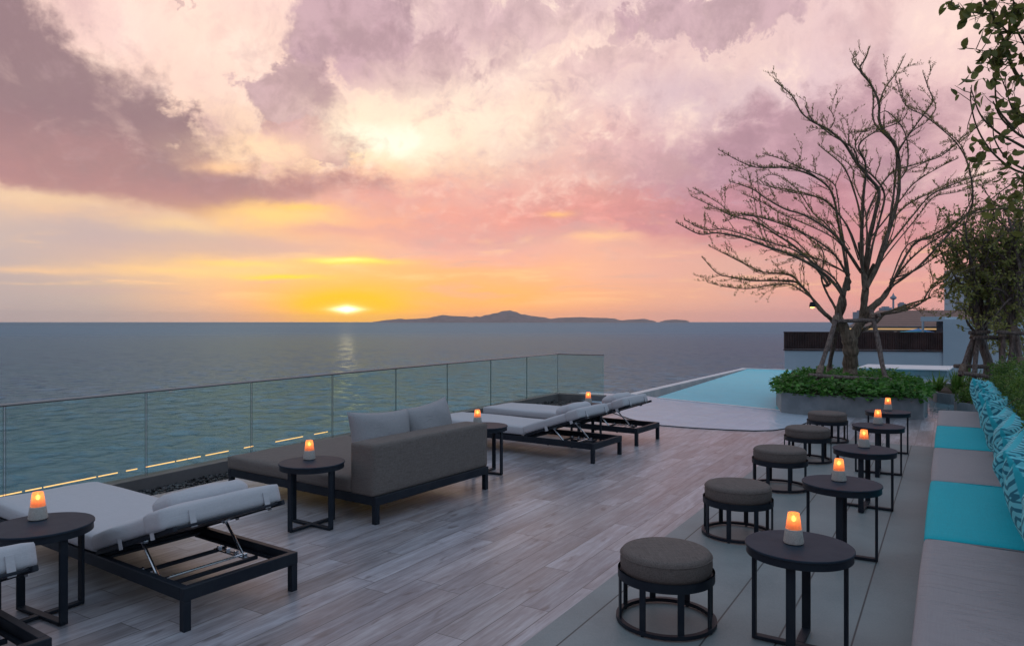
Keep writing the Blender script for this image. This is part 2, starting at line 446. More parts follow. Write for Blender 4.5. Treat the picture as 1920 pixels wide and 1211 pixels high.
def setr(nt, b, c): nt.links.new(c.s, b.inputs['Roughness'])
def f_vary(c1, c2, scale=3, det=5, bs=.0, bscale=60, bd=.002):
    def fn(nt, b):
        p = obj(nt); setc(nt, b, mixc(nt, smooth(noise(nt, p, scale, det, .6), .35, .65), c1, c2))
        if bs: bump(nt, b, noise(nt, p, bscale, 3), bs, bd)
    return fn
def f_fabric(c1, c2, wr=.5, weave=1.0, wrinkle=.02, fold=0.0):
    def fn(nt, b):
        p = obj(nt); x, y, z = sep(nt, p)
        th = noise(nt, vec(nt, x*40.0, y*420.0, z*420.0), 1, 2) + noise(nt, vec(nt, x*420.0, y*40.0, z*40.0), 1, 2)
        th = th*.5
        slub = noise(nt, vec(nt, x*7.0, y*170.0, z*170.0), 1, 3)*.5 + noise(nt, vec(nt, x*170.0, y*7.0, z*170.0), 1, 3)*.5
        f = smooth(th*.45 + slub*.55, .34, .66)
        setc(nt, b, mixc(nt, f, c1, c2))
        h = th*.12*weave + noise(nt, vec(nt, x*2.0, y*7.0, z*7.0), 1.4, 3, .55, .6)*wrinkle*50
        if fold:
            fn_ = noise(nt, vec(nt, x*1.1, y*9.0 + x*1.2, z*3.0), 1, 3, .5, .8); g_ = noise(nt, vec(nt, x*1.5, y*.7, 4.0), 1, 2)
            h = h + smooth((fn_-.5).abs(), .0, .045, 1.0, 0.0)*smooth(g_, .5, .62)*fold
        bump(nt, b, h, wr, .01)
        b.inputs['Specular IOR Level'].default_value = .2
    return fn
M = {}
def f_planks(nt, b):
    x, y, z = sep(nt, pos(nt)); W, L = .235, 1.45
    xr = x/W; row = xr.floor(); off = white(nt, vec(nt, row, 3.3))
    yy = y/L + off; colm = yy.floor(); idn = white(nt, vec(nt, row, colm, 1.7)); id2 = white(nt, vec(nt, row, colm, 9.1))
    fx = xr.fract(); fy = yy.fract()
    ex = (fx-.5).abs()*-1.0 + .5; ey = ((fy-.5).abs()*-1.0 + .5)*(L/W)
    gap = smooth(ex.m('MINIMUM', ey), .005, .020)
    g1 = noise(nt, vec(nt, x*26.0 + idn*40.0, y*1.5 + id2*20.0), 1, 7, .68, .5)
    g2 = noise(nt, vec(nt, x*7.0 + idn*17.0, y*.9 + id2*9.0), 1, 4, .6, 1.0)
    g3 = noise(nt, vec(nt, x*1.1, y*.35), 1, 4, .55)
    kn = noise(nt, vec(nt, x*9.0 + id2*30.0, y*3.0 + idn*11.0), 1, 2, .5, .2)
    g0 = noise(nt, vec(nt, x*85.0 + idn*60.0, y*3.2 + id2*31.0), 1, 5, .7, .3)
    g5 = noise(nt, vec(nt, x*4.0 + idn*23.0, y*2.2 + id2*13.0), 1, 3, .6, 1.5)
    c = ramp(nt, (g1*.34 + g2*.34 + g0*.20 + g5*.12), [(.32, (.115,.106,.112)), (.42, (.20,.182,.192)), (.5, (.275,.256,.272)), (.57, (.36,.345,.365)), (.66, (.47,.46,.485))])
    tone = idn*.42 + .86
    c = mixc(nt, 1.0, c, vec(nt, tone*.99, tone*(id2*.04+1.01), tone*(id2*.08+1.03)), 'MULTIPLY')
    c = mixc(nt, smooth(kn, .62, .74)*.6, c, (.10,.08,.08))
    gl = g3*.5+.74
    c = mixc(nt, 1.0, c, vec(nt, gl, gl, gl), 'MULTIPLY')
    c = mixc(nt, gap*-1.0+1.0, c, (.09,.085,.09))
    setc(nt, b, c)
    setr(nt, b, g1*.20 + g3*.18 + .16)
    bump(nt, b, gap*.5 + g1*.35, .25, .004)
M['planks'] = mat('wood_look_tile', rough=.4, spec=.34, fn=f_planks)
def f_conc(nt, b):
    x, y, z = sep(nt, pos(nt))
    # joints: lines x = -2.03, -1.30, -0.51 ... and cross joints every 1.5
    c1 = noise(nt, pos(nt), 1.3, 5, .6); c2 = noise(nt, pos(nt), 90, 4, .7)
    g = None
    for k in (-2.06, -1.31, -.915, -.512):
        q = smooth((x-k).abs(), .003, .008); g = q if g is None else g*q
    st_ = noise(nt, pos(nt), .55, 6, .68, .8)
    c = mixc(nt, smooth(c1, .3, .7), (.165,.205,.215), (.225,.262,.27))
    c = mixc(nt, smooth(st_, .52, .68)*.35, c, (.12,.145,.15))
    c = mixc(nt, smooth(c2, .35, .7)*.35, c, (.30,.32,.33))
    c = mixc(nt, g*-1.0+1.0, c, (.05,.055,.06)); setc(nt, b, c)
    setr(nt, b, c1*.2+.42); bump(nt, b, g + c2*.12, .25, .004)
M['conc'] = mat('concrete_tile', rough=.5, spec=.35, fn=f_conc)
M['dark_metal'] = mat('dark_powder_coated_metal', (.017,.021,.028), .5, 0, .22, fn=f_vary((.012,.017,.027), (.018,.024,.034), 5, 3, .06, 400, .001))
M['table_top'] = mat('dark_laminate', (.030,.032,.038), .55, 0, .10, fn=f_vary((.026,.038,.056), (.034,.047,.066), 9, 5))
M['chrome'] = mat('chrome', (.72,.75,.8), .22, 1, .5)
M['lounge_fabric'] = mat('light_grey_fabric', rough=.85, fn=f_fabric((.43,.44,.475), (.50,.51,.545), .30, .5, .010, .25))
M['pillow_grey'] = mat('soft_grey_fabric', rough=.85, fn=f_fabric((.26,.265,.285), (.34,.345,.365), .5, .8, .022, .5))
M['sofa_fabric'] = mat('taupe_fabric', rough=.9, fn=f_fabric((.115,.100,.094), (.20,.178,.167), .30, 1.0, .006))
M['stool_fabric'] = mat('brown_grey_fabric', rough=.9, fn=f_fabric((.095,.080,.075), (.175,.15,.14), .35, 1.1, .004))
M['bench_grey'] = mat('mauve_grey_fabric', rough=.75, fn=f_fabric((.29,.27,.285), (.33,.31,.325), .5, .2, .010, 1.1))
M['bench_teal'] = mat('turquoise_fabric', rough=.7, fn=f_fabric((.004,.36,.44), (.004,.46,.55), .5, .2, .010, 1.0))
def f_maze(nt, b):
    uv = V(nt, nt.nodes.new('ShaderNodeTexCoord').outputs['UV']); u, v, _ = sep(nt, uv)
    oi = V(nt, nt.nodes.new('ShaderNodeObjectInfo').outputs['Random'])
    a = (u + v)*2.7 + oi*5.0; c = (u - v)*2.7 + oi*3.0
    ia, ic = a.floor(), c.floor(); fa, fc = a.fract(), c.fract()
    r1 = white(nt, vec(nt, ia, ic, 2.2)).m('GREATER_THAN', .5); r2 = white(nt, vec(nt, ia, ic, 7.7)).m('GREATER_THAN', .5)
    fa = (fa - r1).abs(); fc = (fc - r2).abs()
    mm = fa.m('MAXIMUM', fc)
    st = ((mm*3.5).fract()-.5).abs()
    k = smooth(st, .19, .25)
    col = mixc(nt, k, (.02,.19,.27), (.16,.64,.74))
    e = ((u-.5).abs().m('MAXIMUM', (v-.5).abs()))
    col = mixc(nt, smooth(e, .478, .486), col, (.02,.46,.56))
    setc(nt, b, col); bump(nt, b, noise(nt, obj(nt), 9, 4, .6, .5) + k*.05, .35, .02)
M['maze'] = mat('turquoise_maze_print', rough=.75, fn=f_maze)
M['granite'] = mat('concrete_lamp_base', rough=.8, fn=f_vary((.36,.35,.33), (.52,.50,.47), 160, 4, .15, 300, .001))
def emis(name, col, st, base=(.5, .2, .05)):
    return mat(name, base, .4, Emission_Color=(*col, 1), Emission_Strength=st)
M['flame'] = emis('candle_flame', (1, .50, .10), 9)
def f_shade(nt, b):
    # frosted amber glass lit by the flame inside: brightest round the flame
    x, y, z = sep(nt, obj(nt))
    g = ((z-.175)/.040); g2 = (g*g*-1.0).m('EXPONENT')
    b.inputs['Emission Color'].default_value = (1, .25, .045, 1)
    nt.links.new((g2*.75+.16).s, b.inputs['Emission Strength'])
M['shade'] = mat('frosted_amber_glass', (.85,.40,.22), .35, fn=f_shade, Transmission_Weight=.55, Alpha=.72)
M['led'] = emis('warm_led', (1, .50, .18), 1.5)  # glow of the added reflection line at the glass, no lamp
M['lantern'] = emis('lantern_glow', (1, .62, .12), 5)
def glass_mat(name, tint, rough=.0, fac=1.0):
    m = bpy.data.materials.new(name); m.use_nodes = True; nt = m.node_tree; nt.nodes.clear()
    o = nt.nodes.new('ShaderNodeOutputMaterial'); mx = nt.nodes.new('ShaderNodeMixShader'); t = nt.nodes.new('ShaderNodeBsdfTransparent'); g = nt.nodes.new('ShaderNodeBsdfGlossy')
    t.inputs[0].default_value = (*tint, 1); g.inputs['Roughness'].default_value = rough; g.inputs[0].default_value = (.9, 1, .97, 1)
    fr = nt.nodes.new('ShaderNodeFresnel'); fr.inputs[0].default_value = 1.45
    bfc = V(nt, nt.nodes.new('ShaderNodeNewGeometry').outputs['Backfacing'])
    mu = V(nt, fr.outputs[0])*fac*(bfc*-1.0+1.0)
    nt.links.new(mu.s, mx.inputs[0]); nt.links.new(t.outputs[0], mx.inputs[1]); nt.links.new(g.outputs[0], mx.inputs[2]); nt.links.new(mx.outputs[0], o.inputs[0])
    return m
M['glass'] = glass_mat('green_tinted_glass', (.86, .955, .935), 0, .35)
M['glass_edge'] = mat('glass_edge', (.10,.19,.18), .15, 0, .6, Alpha=.8)
M['steel'] = mat('brushed_steel', (.30,.27,.27), .32, 1)
M['kerb'] = mat('dark_kerb_render', rough=.7, fn=f_vary((.10,.098,.10), (.135,.13,.135), 2, 5, .1, 60))
M['pebble'] = mat('black_pebble', rough=.5, fn=f_vary((.012,.013,.017), (.05,.052,.06), 9, 3))
M['planter'] = mat('smooth_cement', rough=.65, fn=f_vary((.15,.178,.20), (.225,.255,.275), 2.2, 6, .08, 40))
M['soil'] = mat('dark_soil', rough=.95, fn=f_vary((.02,.015,.01), (.05,.04,.03), 8, 5, .5, 30, .02))
def f_bark(c1, c2, sc=1.0):
    def fn(nt, b):
        x, y, z = sep(nt, pos(nt)); n = noise(nt, vec(nt, x*22.0*sc, y*22.0*sc, z*4.0*sc), 1, 6, .65, .4)
        setc(nt, b, mixc(nt, smooth(n, .32, .66), c1, c2)); bump(nt, b, n, .8, .03)
    return fn
M['bark'] = mat('grey_brown_bark', rough=.9, fn=f_bark((.065,.05,.038), (.20,.155,.115)))
M['twig'] = mat('brown_twig_bark', rough=.85, fn=f_bark((.085,.07,.035), (.19,.155,.075), 2))
M['pole'] = mat('weathered_timber_pole', rough=.85, fn=f_bark((.06,.045,.042), (.21,.165,.15), 1.2))
M['rope'] = mat('pale_rope_binding', rough=.9, fn=f_vary((.20,.15,.12), (.36,.29,.24), 30, 3, .6, 120, .004))
def leafmat(name, c1, c2, rough=.45):
    def fn(nt, b):
        gi = nt.nodes.new('ShaderNodeNewGeometry'); r_ = V(nt, gi.outputs['Random Per Island'])
        c = mixc(nt, r_, c1, c2)
        c = mixc(nt, smooth(noise(nt, pos(nt), 1.7, 3), .35, .65)*.5, c, tuple(v*.6 for v in c1)); setc(nt, b, c)
        b.inputs['Subsurface Weight'].default_value = 0
        tr = nt.nodes.new('ShaderNodeBsdfTranslucent'); nt.links.new(c.s, tr.inputs[0])
        mx = nt.nodes.new('ShaderNodeMixShader'); mx.inputs[0].default_value = .42
        o = nt.nodes['Material Output']; nt.links.new(b.outputs[0], mx.inputs[1]); nt.links.new(tr.outputs[0], mx.inputs[2]); nt.links.new(mx.outputs[0], o.inputs[0])
    return mat(name, rough=rough, fn=fn, spec=.4)
M['leaf_ground'] = leafmat('ground_cover_leaf', (.035,.14,.025), (.15,.38,.07))
M['leaf_small'] = leafmat('small_olive_leaf', (.22,.21,.05), (.38,.32,.08))
M['leaf_big'] = leafmat('large_green_leaf', (.13,.15,.035), (.30,.30,.08))
M['leaf_tree'] = leafmat('tree_leaf', (.20,.235,.06), (.46,.44,.15))
M['leaf_hedge'] = leafmat('hedge_leaf', (.05,.13,.025), (.18,.30,.06))
M['leaf_spiky'] = leafmat('strap_leaf', (.08,.22,.04), (.22,.42,.09))

# ------------------------------------------------------------------ the setting
def water_mat(name, fn, cap, rough, tint=(.80,.90,1.0), fk=1.0):
    m = bpy.data.materials.new(name); m.use_nodes = True; nt = m.node_tree; nt.nodes.clear()
    o = nt.nodes.new('ShaderNodeOutputMaterial'); mx = nt.nodes.new('ShaderNodeMixShader'); d = nt.nodes.new('ShaderNodeBsdfDiffuse'); g = nt.nodes.new('ShaderNodeBsdfGlossy')
    g.inputs[0].default_value = (*tint, 1); fr = nt.nodes.new('ShaderNodeFresnel'); fr.inputs[0].default_value = 1.33
    bu = nt.nodes.new('ShaderNodeBump'); col, h, rg, st, di = fn(nt)
    bu.inputs['Strength'].default_value = st; bu.inputs['Distance'].default_value = di
    nt.links.new(h.s, bu.inputs['Height']); nt.links.new(bu.outputs[0], g.inputs['Normal']); nt.links.new(bu.outputs[0], fr.inputs['Normal']); nt.links.new(bu.outputs[0], d.inputs['Normal'])
    nt.links.new(col.s, d.inputs[0]); nt.links.new((rg if isinstance(rg, V) else V(nt, nt.nodes.new('ShaderNodeValue').outputs[0])*0.0 + rg).s, g.inputs['Roughness'])
    f = (V(nt, fr.outputs[0])*fk).m('MINIMUM', cap)
    nt.links.new(f.s, mx.inputs[0]); nt.links.new(d.outputs[0], mx.inputs[1]); nt.links.new(g.outputs[0], mx.inputs[2]); nt.links.new(mx.outputs[0], o.inputs[0]); return m
# sea, one sheet out to the horizon
SEA = -34.0
def f_sea(nt):
    p = pos(nt); x, y, z = sep(nt, p)
    c, s = math.cos(R(70)), math.sin(R(70))
    u = x*c + y*s; w = y*c - x*s
    dist = (x*x + y*y).m('SQRT')
    n1 = noise(nt, vec(nt, u*.16, w*.40), 1, 4, .60, .5)
    n2 = noise(nt, vec(nt, u*.50, w*1.25), 1, 4, .62, .6)
    n3 = noise(nt, vec(nt, u*.018, w*.035), 1, 3, .55)
    near = smooth(dist, 60.0, 420.0, 1.0, 0.0)
    far = smooth(dist, 300.0, 3000.0, 0.0, 1.0)
    big = noise(nt, vec(nt, u*.004, w*.009), 1, 4, .6)
    col = mixc(nt, smooth(dist, 60.0, 900.0), (.014,.078,.080), (.020,.074,.105))
    col = mixc(nt, smooth(big, .35, .65)*.35, col, (.03,.07,.10))
    n4 = noise(nt, vec(nt, u*1.6, w*3.0), 1, 3, .6, .3)
    h = n2*.40*near + n4*.16*near + n1*.6*(near*-1.0+1.0)
    return col, h, far*.20 + .13, 1.0, 1.0
M['sea'] = water_mat('sea_water', f_sea, .36, .2, (.52,.78,1.0), fk=.40)
def build_sea():
    """one sheet: flat disc to the horizon, and a finely waved sheet (real swell) over the nearer water"""
    rg = np.random.default_rng(4); NR, NA = 980, 1150
    rr = 42.0*(9000/42.0)**(np.arange(NR)/(NR-1)); aa = np.radians(np.linspace(-62, 112, NA))      # from +Y towards -X
    Rr, Aa = np.meshgrid(rr, aa, indexing='ij'); X = -Rr*np.sin(Aa); Y = Rr*np.cos(Aa); Zz = np.zeros_like(X); DX = np.zeros_like(X); DY = np.zeros_like(X)
    main = math.radians(YAW+92)
    for i in range(84):
        lam = 1.1*(24/1.1)**(rg.random()**1.7); th = main + rg.normal(0, .75); k = 2*math.pi/lam; ph = rg.random()*6.28
        slope = .055*(lam/6)**-.25; amp = slope/k
        fade = np.clip((lam/(Rr*.0055*2.6)) - .55, 0, 1)
        arg = k*(X*math.cos(th)+Y*math.sin(th)) + ph
        grp = .65+.35*np.sin(k*.13*(X*math.sin(th+.5)-Y*math.cos(th+.3))+ph*3)
        Zz += amp*fade*grp*np.sin(arg); q = .75*amp*fade*grp*np.cos(arg); DX += q*math.cos(th); DY += q*math.sin(th)
    edge = np.minimum(1, (NR-1-np.arange(NR))/60.0)[:, None]
    co = np.stack([X+DX*edge, Y+DY*edge, SEA + .9 + Zz*edge - (1-edge)*.95], -1).reshape(-1, 3)
    i, j = np.meshgrid(np.arange(NR-1), np.arange(NA-1), indexing='ij'); v0 = (i*NA+j).ravel()
    quads = np.stack([v0, v0+1, v0+NA+1, v0+NA], -1)
    # flat disc
    rads = [0.01, 40, 200, 1000, 4000, 12000, 30000, 60000]; N = 128; base = len(co); dv = []
    for r in rads:
        for t in range(N): a = 2*math.pi*t/N; dv.append((r*math.cos(a), r*math.sin(a), SEA))
    dq = [[base+p*N+t, base+(p+1)*N+t, base+(p+1)*N+(t+1) % N, base+p*N+(t+1) % N] for p in range(len(rads)-1) for t in range(N)]
    co = np.concatenate([co, np.array(dv)]); quads = np.concatenate([quads, np.array(dq)])
    me = bpy.data.meshes.new('sea'); me.vertices.add(len(co)); me.vertices.foreach_set('co', co.astype(np.float32).ravel())
    me.loops.add(len(quads)*4); me.loops.foreach_set('vertex_index', quads.astype(np.int32).ravel())
    me.polygons.add(len(quads)); me.polygons.foreach_set('loop_start', np.arange(len(quads), dtype=np.int32)*4)
    me.polygons.foreach_set('loop_total', np.full(len(quads), 4, dtype=np.int32)); me.update(); me.validate()
    me.polygons.foreach_set('use_smooth', np.ones(len(me.polygons), dtype=bool)); me.materials.append(M['sea'])
    o = bpy.data.objects.new('sea', me); COL.objects.link(o); tag(o, kind='structure')
build_sea()

# deck
GX = [(-7.95, .3), (-8.09, 1.9), (-8.23, 3.5), (-8.35, 5.08), (-8.45, 6.7), (-8.54, 8.35), (-8.62, 10.0), (-8.68, 11.65), (-8.74, 13.35), (-8.77, 15.0), (-8.785, 16.64)]
GEND = (-7.49, 16.72)
def outline(off):
    return [(x+off, y) for x, y in GX]
o = MB().prism([(-8.9, -9), (2.6, -9), (2.6, 17.3), (-7.0, 17.3), (-9.0, 17.1)], -3.0, -.16).build('terrace_slab', M['kerb'], smooth=False); tag(o, kind='structure')
# deck paving (timber-look) with a curved edge to the pool
ARC = [(-7.82, 15.9), (-7.2, 15.35), (-6.4, 14.6), (-5.6, 13.75), (-5.1, 13.35), (-4.7, 13.17), (-4.1, 13.18), (-3.5, 13.27), (-3.04, 13.40), (-2.75, 13.65), (-2.55, 14.1), (-2.43, 14.6), (-2.35, 15.4), (-2.3, 16.6)]
deck_poly = [(-7.82, -9), (2.5, -9), (2.5, 17.2), (-.5, 17.2), (-.5, 16.9), (-2.3, 16.9)] + ARC[::-1]
tag(MB().prism(deck_poly, -.155, 0).build('deck', M['planks'], smooth=False), kind='structure')
tag(MB().sheet([(-2.25, -9, .004), (.9, -9, .004), (.9, 13.2, .004), (-2.25, 13.2, .004)]).build('concrete_paving', M['conc'], smooth=False), kind='structure')
# metal trim along the pool edge
mb = MB(); mb.tube([(x, y, .004) for x, y in ARC], .014, 6); tag(mb.build('pool_edge_trim', M['dark_metal']), kind='structure')
# pebble channel
tag(MB().sheet([(-7.83, -5, -.08), (-7.83, 16.4, -.08), (-8.8, 16.4, -.08), (-8.6, -5, -.08)]).build('channel_bed', M['pebble'], smooth=False), kind='structure')
mb = MB(); r_ = random.Random(3)
def xk(y):
    for (x0, y0), (x1, y1) in zip(GX, GX[1:]):
        if y0 <= y <= y1: return x0+(x1-x0)*(y-y0)/(y1-y0)
    return GX[-1][0] if y > 10 else GX[0][0]
ico = bmesh.new(); bmesh.ops.create_icosphere(ico, subdivisions=1, radius=1); iv = [v.co.copy() for v in ico.verts]; iff = [[v.index for v in f.verts] for f in ico.faces]; ico.free()
for i in range(3600):
    y = r_.uniform(2.0, 16.2); x = r_.uniform(xk(y)+.10, -7.84); z = -.05 + r_.uniform(0, .04)
    a = [r_.uniform(.016, .036), r_.uniform(.012, .026), r_.uniform(.008, .016)]; E_ = Euler((r_.uniform(-.5, .5), r_.uniform(-.5, .5), r_.uniform(0, 6))).to_matrix()
    vs = [mb.b.verts.new(E_ @ Vector((q.x*a[0], q.y*a[1], q.z*a[2])) + Vector((x, y, z))) for q in iv]
    for f in iff: mb.b.faces.new([vs[k] for k in f])
tag(mb.build('black_pebbles', M['pebble'], recalc=False), 'black pebbles filling the channel behind the glass balustrade', 'pebbles', kind='stuff')
# kerb that carries the glass
inner = outline(.10); outer = outline(-.12)
inner[-1] = (-8.69, 16.5); outer[-1] = (-8.905, 16.78)
poly = inner + [(-7.48, 16.58), (-7.48, 16.84)] + outer[::-1]
tag(MB().prism(poly, -.5, .12).build('kerb', M['kerb'], smooth=False), kind='structure')

# glass balustrade: each pane and the capping rail are parts
bal = empty('glass_balustrade', (GX[0][0], GX[0][1], .12), 0, 'long green glass balustrade with slim metal handrail along the sea edge', 'balustrade')
def rel(p): return (p[0]-bal.location.x, p[1]-bal.location.y, p[2]-bal.location.z)
segs = [(GX[i], GX[i+1]) for i in range(len(GX)-1)] + [(GX[-1], GEND)]
for a, b_ in segs:
    a, b_ = Vector((*a, 0)), Vector((*b_, 0)); d = (b_-a).normalized(); nrm = Vector((-d.y, d.x, 0)); a2, b2 = a+d*.012, b_-d*.012
    mb = MB()
    t = .0075
    q = [a2-nrm*t, b2-nrm*t, b2+nrm*t, a2+nrm*t]
    lo = [mb.b.verts.new(rel((v.x, v.y, .121))) for v in q]; hi = [mb.b.verts.new(rel((v.x, v.y, 1.135))) for v in q]
    for k in range(4):
        f = mb.b.faces.new((lo[k], lo[(k+1) % 4], hi[(k+1) % 4], hi[k])); f.material_index = 1 if k in (1, 3) else 0
    mb.b.faces.new(hi).material_index = 1
    mb.build('glass_pane', [M['glass'], M['glass_edge']], bal, smooth=False)
mb = MB(); mb.tube([rel((x, y, 1.147)) for x, y in GX] + [rel((*GEND, 1.147))], .016, 8); mb.build('handrail', M['steel'], bal)
# warm reflection in the glass, built as added glowing tubes, broken in places
glint_t = empty('led_strip', (-8.5, 5, .215), 0, 'thin broken line of warm light along the foot of the glass balustrade', 'led strip'); glint = [(2.2, 4.75), (4.86, 5.0), (5.12, 5.9), (5.98, 6.35), (6.62, 6.78), (7.2, 7.75), (8.0, 8.3)]
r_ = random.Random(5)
for y0, y1 in glint:
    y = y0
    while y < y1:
        L = min(r_.uniform(.15, .6), y1-y); MB().tube([(xk(y)-.06+8.5, y-5, 0), (xk(y+L)-.06+8.5, y+L-5, 0)], .0065, 6).build('light_segment', M['led'], glint_t); y += L + r_.uniform(.008, .04)

# swimming pool
def f_pool(c1, c2, c3=None, rs=.06, bs=.5):
    def fn(nt):
        x, y, z = sep(nt, pos(nt))
        n = noise(nt, vec(nt, x*1.6, y*1.6), 1, 4, .6, .6); n2 = noise(nt, vec(nt, x*5.0, y*4.0), 1, 3, .6, .4)
        c = mixc(nt, smooth(y, 17.0, 27.0), c1, c2)
        gr = ((x/.3).fract()-.5).abs().m('MAXIMUM', ((y/.3).fract()-.5).abs())
        if c3: c = mixc(nt, smooth(gr, .47, .49)*.4, c, c3)
        c = mixc(nt, smooth(n, .4, .7)*.25, c, tuple(min(1, v*1.35) for v in c1))
        return c, n*.8+n2*.30, rs, bs, .06
    return fn
M['pool_deep'] = water_mat('pool_water_turquoise', f_pool((.11,.56,.68), (.20,.70,.80), None, bs=.8), .18, .1)
M['pool_shallow'] = water_mat('pool_water_over_grey_tile', f_pool((.42,.50,.59), (.42,.50,.59), (.58,.64,.70), bs=.9), .26, .1, (.74,.88,1.0))
M['pool_side'] = water_mat('pool_water_side_basin', f_pool((.16,.26,.31), (.16,.28,.32), (.05,.09,.11), bs=.55), .45, .1)
M['white_coping'] = mat('white_coping', rough=.5, fn=f_vary((.55,.60,.64), (.68,.70,.72), 2, 4))
tag(MB().sheet([(-6.62, 18.15, -.012), (-3.0, 16.95, -.012), (-1.9, 17.6, -.012), (-1.0, 31.1, -.012), (-7.3, 31.1, -.012)]).build('pool_water', M['pool_deep'], smooth=False), kind='structure')
shal = [(-8.9, 16.86), (-7.83, 16.4)] + ARC + [(-2.3, 17.5), (-3.0, 16.95), (-6.62, 18.15), (-7.25, 18.6), (-8.9, 18.4)]
tag(MB().sheet([(x, y, -.016) for x, y in shal]).build('shallow_pool_water', M['pool_shallow'], smooth=False), kind='structure')
tag(MB().sheet([(-2.0, 17.19, -.012), (2.6, 17.19, -.012), (6.0, 31.2, -.012), (-1.0, 31.1, -.012)]).build('side_pool_water', M['pool_side'], smooth=False), kind='structure')
tag(MB().prism([(-6.62, 18.14), (-6.58, 18.02), (-3.05, 16.86), (-2.98, 16.96)], -.04, -.004).build('pool_step_edge', M['white_coping'], smooth=False), kind='structure')
# infinity edge
mb = MB(); mb.prism([(-7.30, 18.4), (-7.30, 31.1), (-2.0, 31.1), (-2.0, 31.32), (-7.55, 31.32), (-7.55, 18.4)], -1.2, .012)
tag(mb.build('pool_coping', M['white_coping'], smooth=False), kind='structure')
tag(MB().prism([(-7.5, 17.2), (2.6, 17.2), (6.5, 31.3), (-7.5, 31.3)], -3, -.25).build('pool_basin', M['kerb'], smooth=False), kind='structure')

# ------------------------------------------------------------------ furniture
def make_lounger(loc, rz, label):
    t = empty('sun_lounger', loc, rz, label, 'sun lounger', 'sun loungers facing the sea')
    # local: head end at x=0, foot towards -x, width +-.45
    L = 3.05; z1 = .285; h = .088; m = M['dark_metal']
    mb = MB()
    for s in (-1, 1): mb.box(-L/2, s*.425, z1-h/2, L-.1, .05, h, .004)
    for x in (-.025, -L+.025): mb.box(x, 0, z1-h/2, .05, .9, h, .004)
    for x in (-1.28, -2.2): mb.box(x, 0, z1-.055, .04, .798, .045, .003)
    for s in (-1, 1): mb.box(-.64, s*.385, z1-.07, 1.18, .026, .022, .002)
    mb.box(-.12, 0, z1-.07, .03, .74, .022, .002)
    mb.build('frame', m, t)
    for x in (-.028, -L+.028):
        for s in (-1, 1): MB().box(x, s*.422, (z1-h)/2, .052, .052, z1-h, .003).build('leg', m, t)
    MB().box(-2.12, 0, z1-.004, 1.66, .79, .012, .002).build('seat_panel', m, t)
    MB().cushion((-2.13, 0, .362), (1.96, .92, .135), .035, .014, (22, 12, 5), jit=.004, seed=1).build('mattress', M['lounge_fabric'], t, ang=80)
    # backrest, hinged at x=-1.15, tilted up to the head
    a = R(18.5); ca, sa_ = math.cos(a), math.sin(a); hx, hz = -1.17, .285
    def bp(u, y, w): return (hx + u*ca - w*sa_, y, hz + u*sa_ + w*ca)
    rot = Euler((0, -a, 0)).to_matrix()
    mb = MB(); c = bp(.52, 0, .012); mb.box(*c, 1.06, .84, .018, .004, rot)
    for s in (-1, 1): c = bp(.54, s*.425, .010); mb.box(*c, 1.10, .03, .035, .004, rot)
    bk = mb.build('backrest_panel', m, t)
    c = bp(.50, 0, .090); MB().cushion(c, (1.02, .92, .125), .03, .012, (16, 12, 5), rot, jit=.004, seed=2).build('back_cushion', M['lounge_fabric'], t, ang=80)
    # turned-over end of the cushion cover
    c = bp(.90, 0, .092); hc = MB().cushion(c, (.24, .945, .145), .03, .01, (6, 12, 5), rot, jit=.006, seed=3).build('cushion_hood', M['lounge_fabric'], t, ang=80)
    for s in (-.26, .33):
        c = bp(1.03, s, .055); MB().box(*c, .01, .045, .12, .002, rot).build('strap', M['lounge_fabric'], hc)
    for u in (.42, .86):
        for s in (-1, 1):
            c = bp(u, s*.462, .03); MB().box(*c, .05, .004, .10, .001, rot).build('strap', M['lounge_fabric'], t)
    c = bp(.66, 0.05, .20); MB().cushion(c, (.30, .64, .13), .062, .02, (8, 16, 6), rot, jit=.008, seed=4).build('headrest_pillow', M['lounge_fabric'], t, ang=80)
    # chrome ratchet gear
    mb = MB(); x0 = -.52
    for s in (-1, 1):
        q = bp(.46, s*.33, 0); mb.tube([q, (x0+.02, s*.33, .205)], .011, 8); mb.tube([(q[0]+.02, q[1]-.03*s, q[2]), (q[0]-.0, q[1]+.03*s, q[2]+.01)], .018, 8)
    mb.tube([(x0+.02, -.345, .205), (x0+.02, .345, .205)], .010, 8)
    mb.build('support_arm', M['chrome'], t)
    for s in (-1, 1):
        mb = MB(); mb.box(-.62, s*.31, .196, .42, .042, .012, .002)
        for k in range(4): mb.box(-.78+.11*k, s*.31, .215, .022, .036, .028, .004)
        mb.build('ratchet_rail', M['chrome'], t)
    for x in (-.80, -.40): MB().box(x, 0, .19, .03, .76, .025, .002).build('cross_rail', M['dark_metal'], t)
    MB().tube([(-1.15, -.37, .25), (-1.15, .37, .25)], .014, 8).build('hinge_bar', M['dark_metal'], t)
    return t
LZ = -3.2
lg = make_lounger((-4.165, 3.25, 0), LZ, 'light grey sun lounger beside the foreground candle table, nearest one shown whole')
dup(lg, (-4.185, 1.55, 0), LZ, 'sun lounger cut off by the lower left corner of the picture')
dup(lg, (-4.225, 9.58, 0), LZ, 'light grey sun lounger just past the daybed, in front of the farthest lounger')
dup(lg, (-4.235, 11.25, 0), LZ, 'farthest light grey sun lounger, next to the pool')

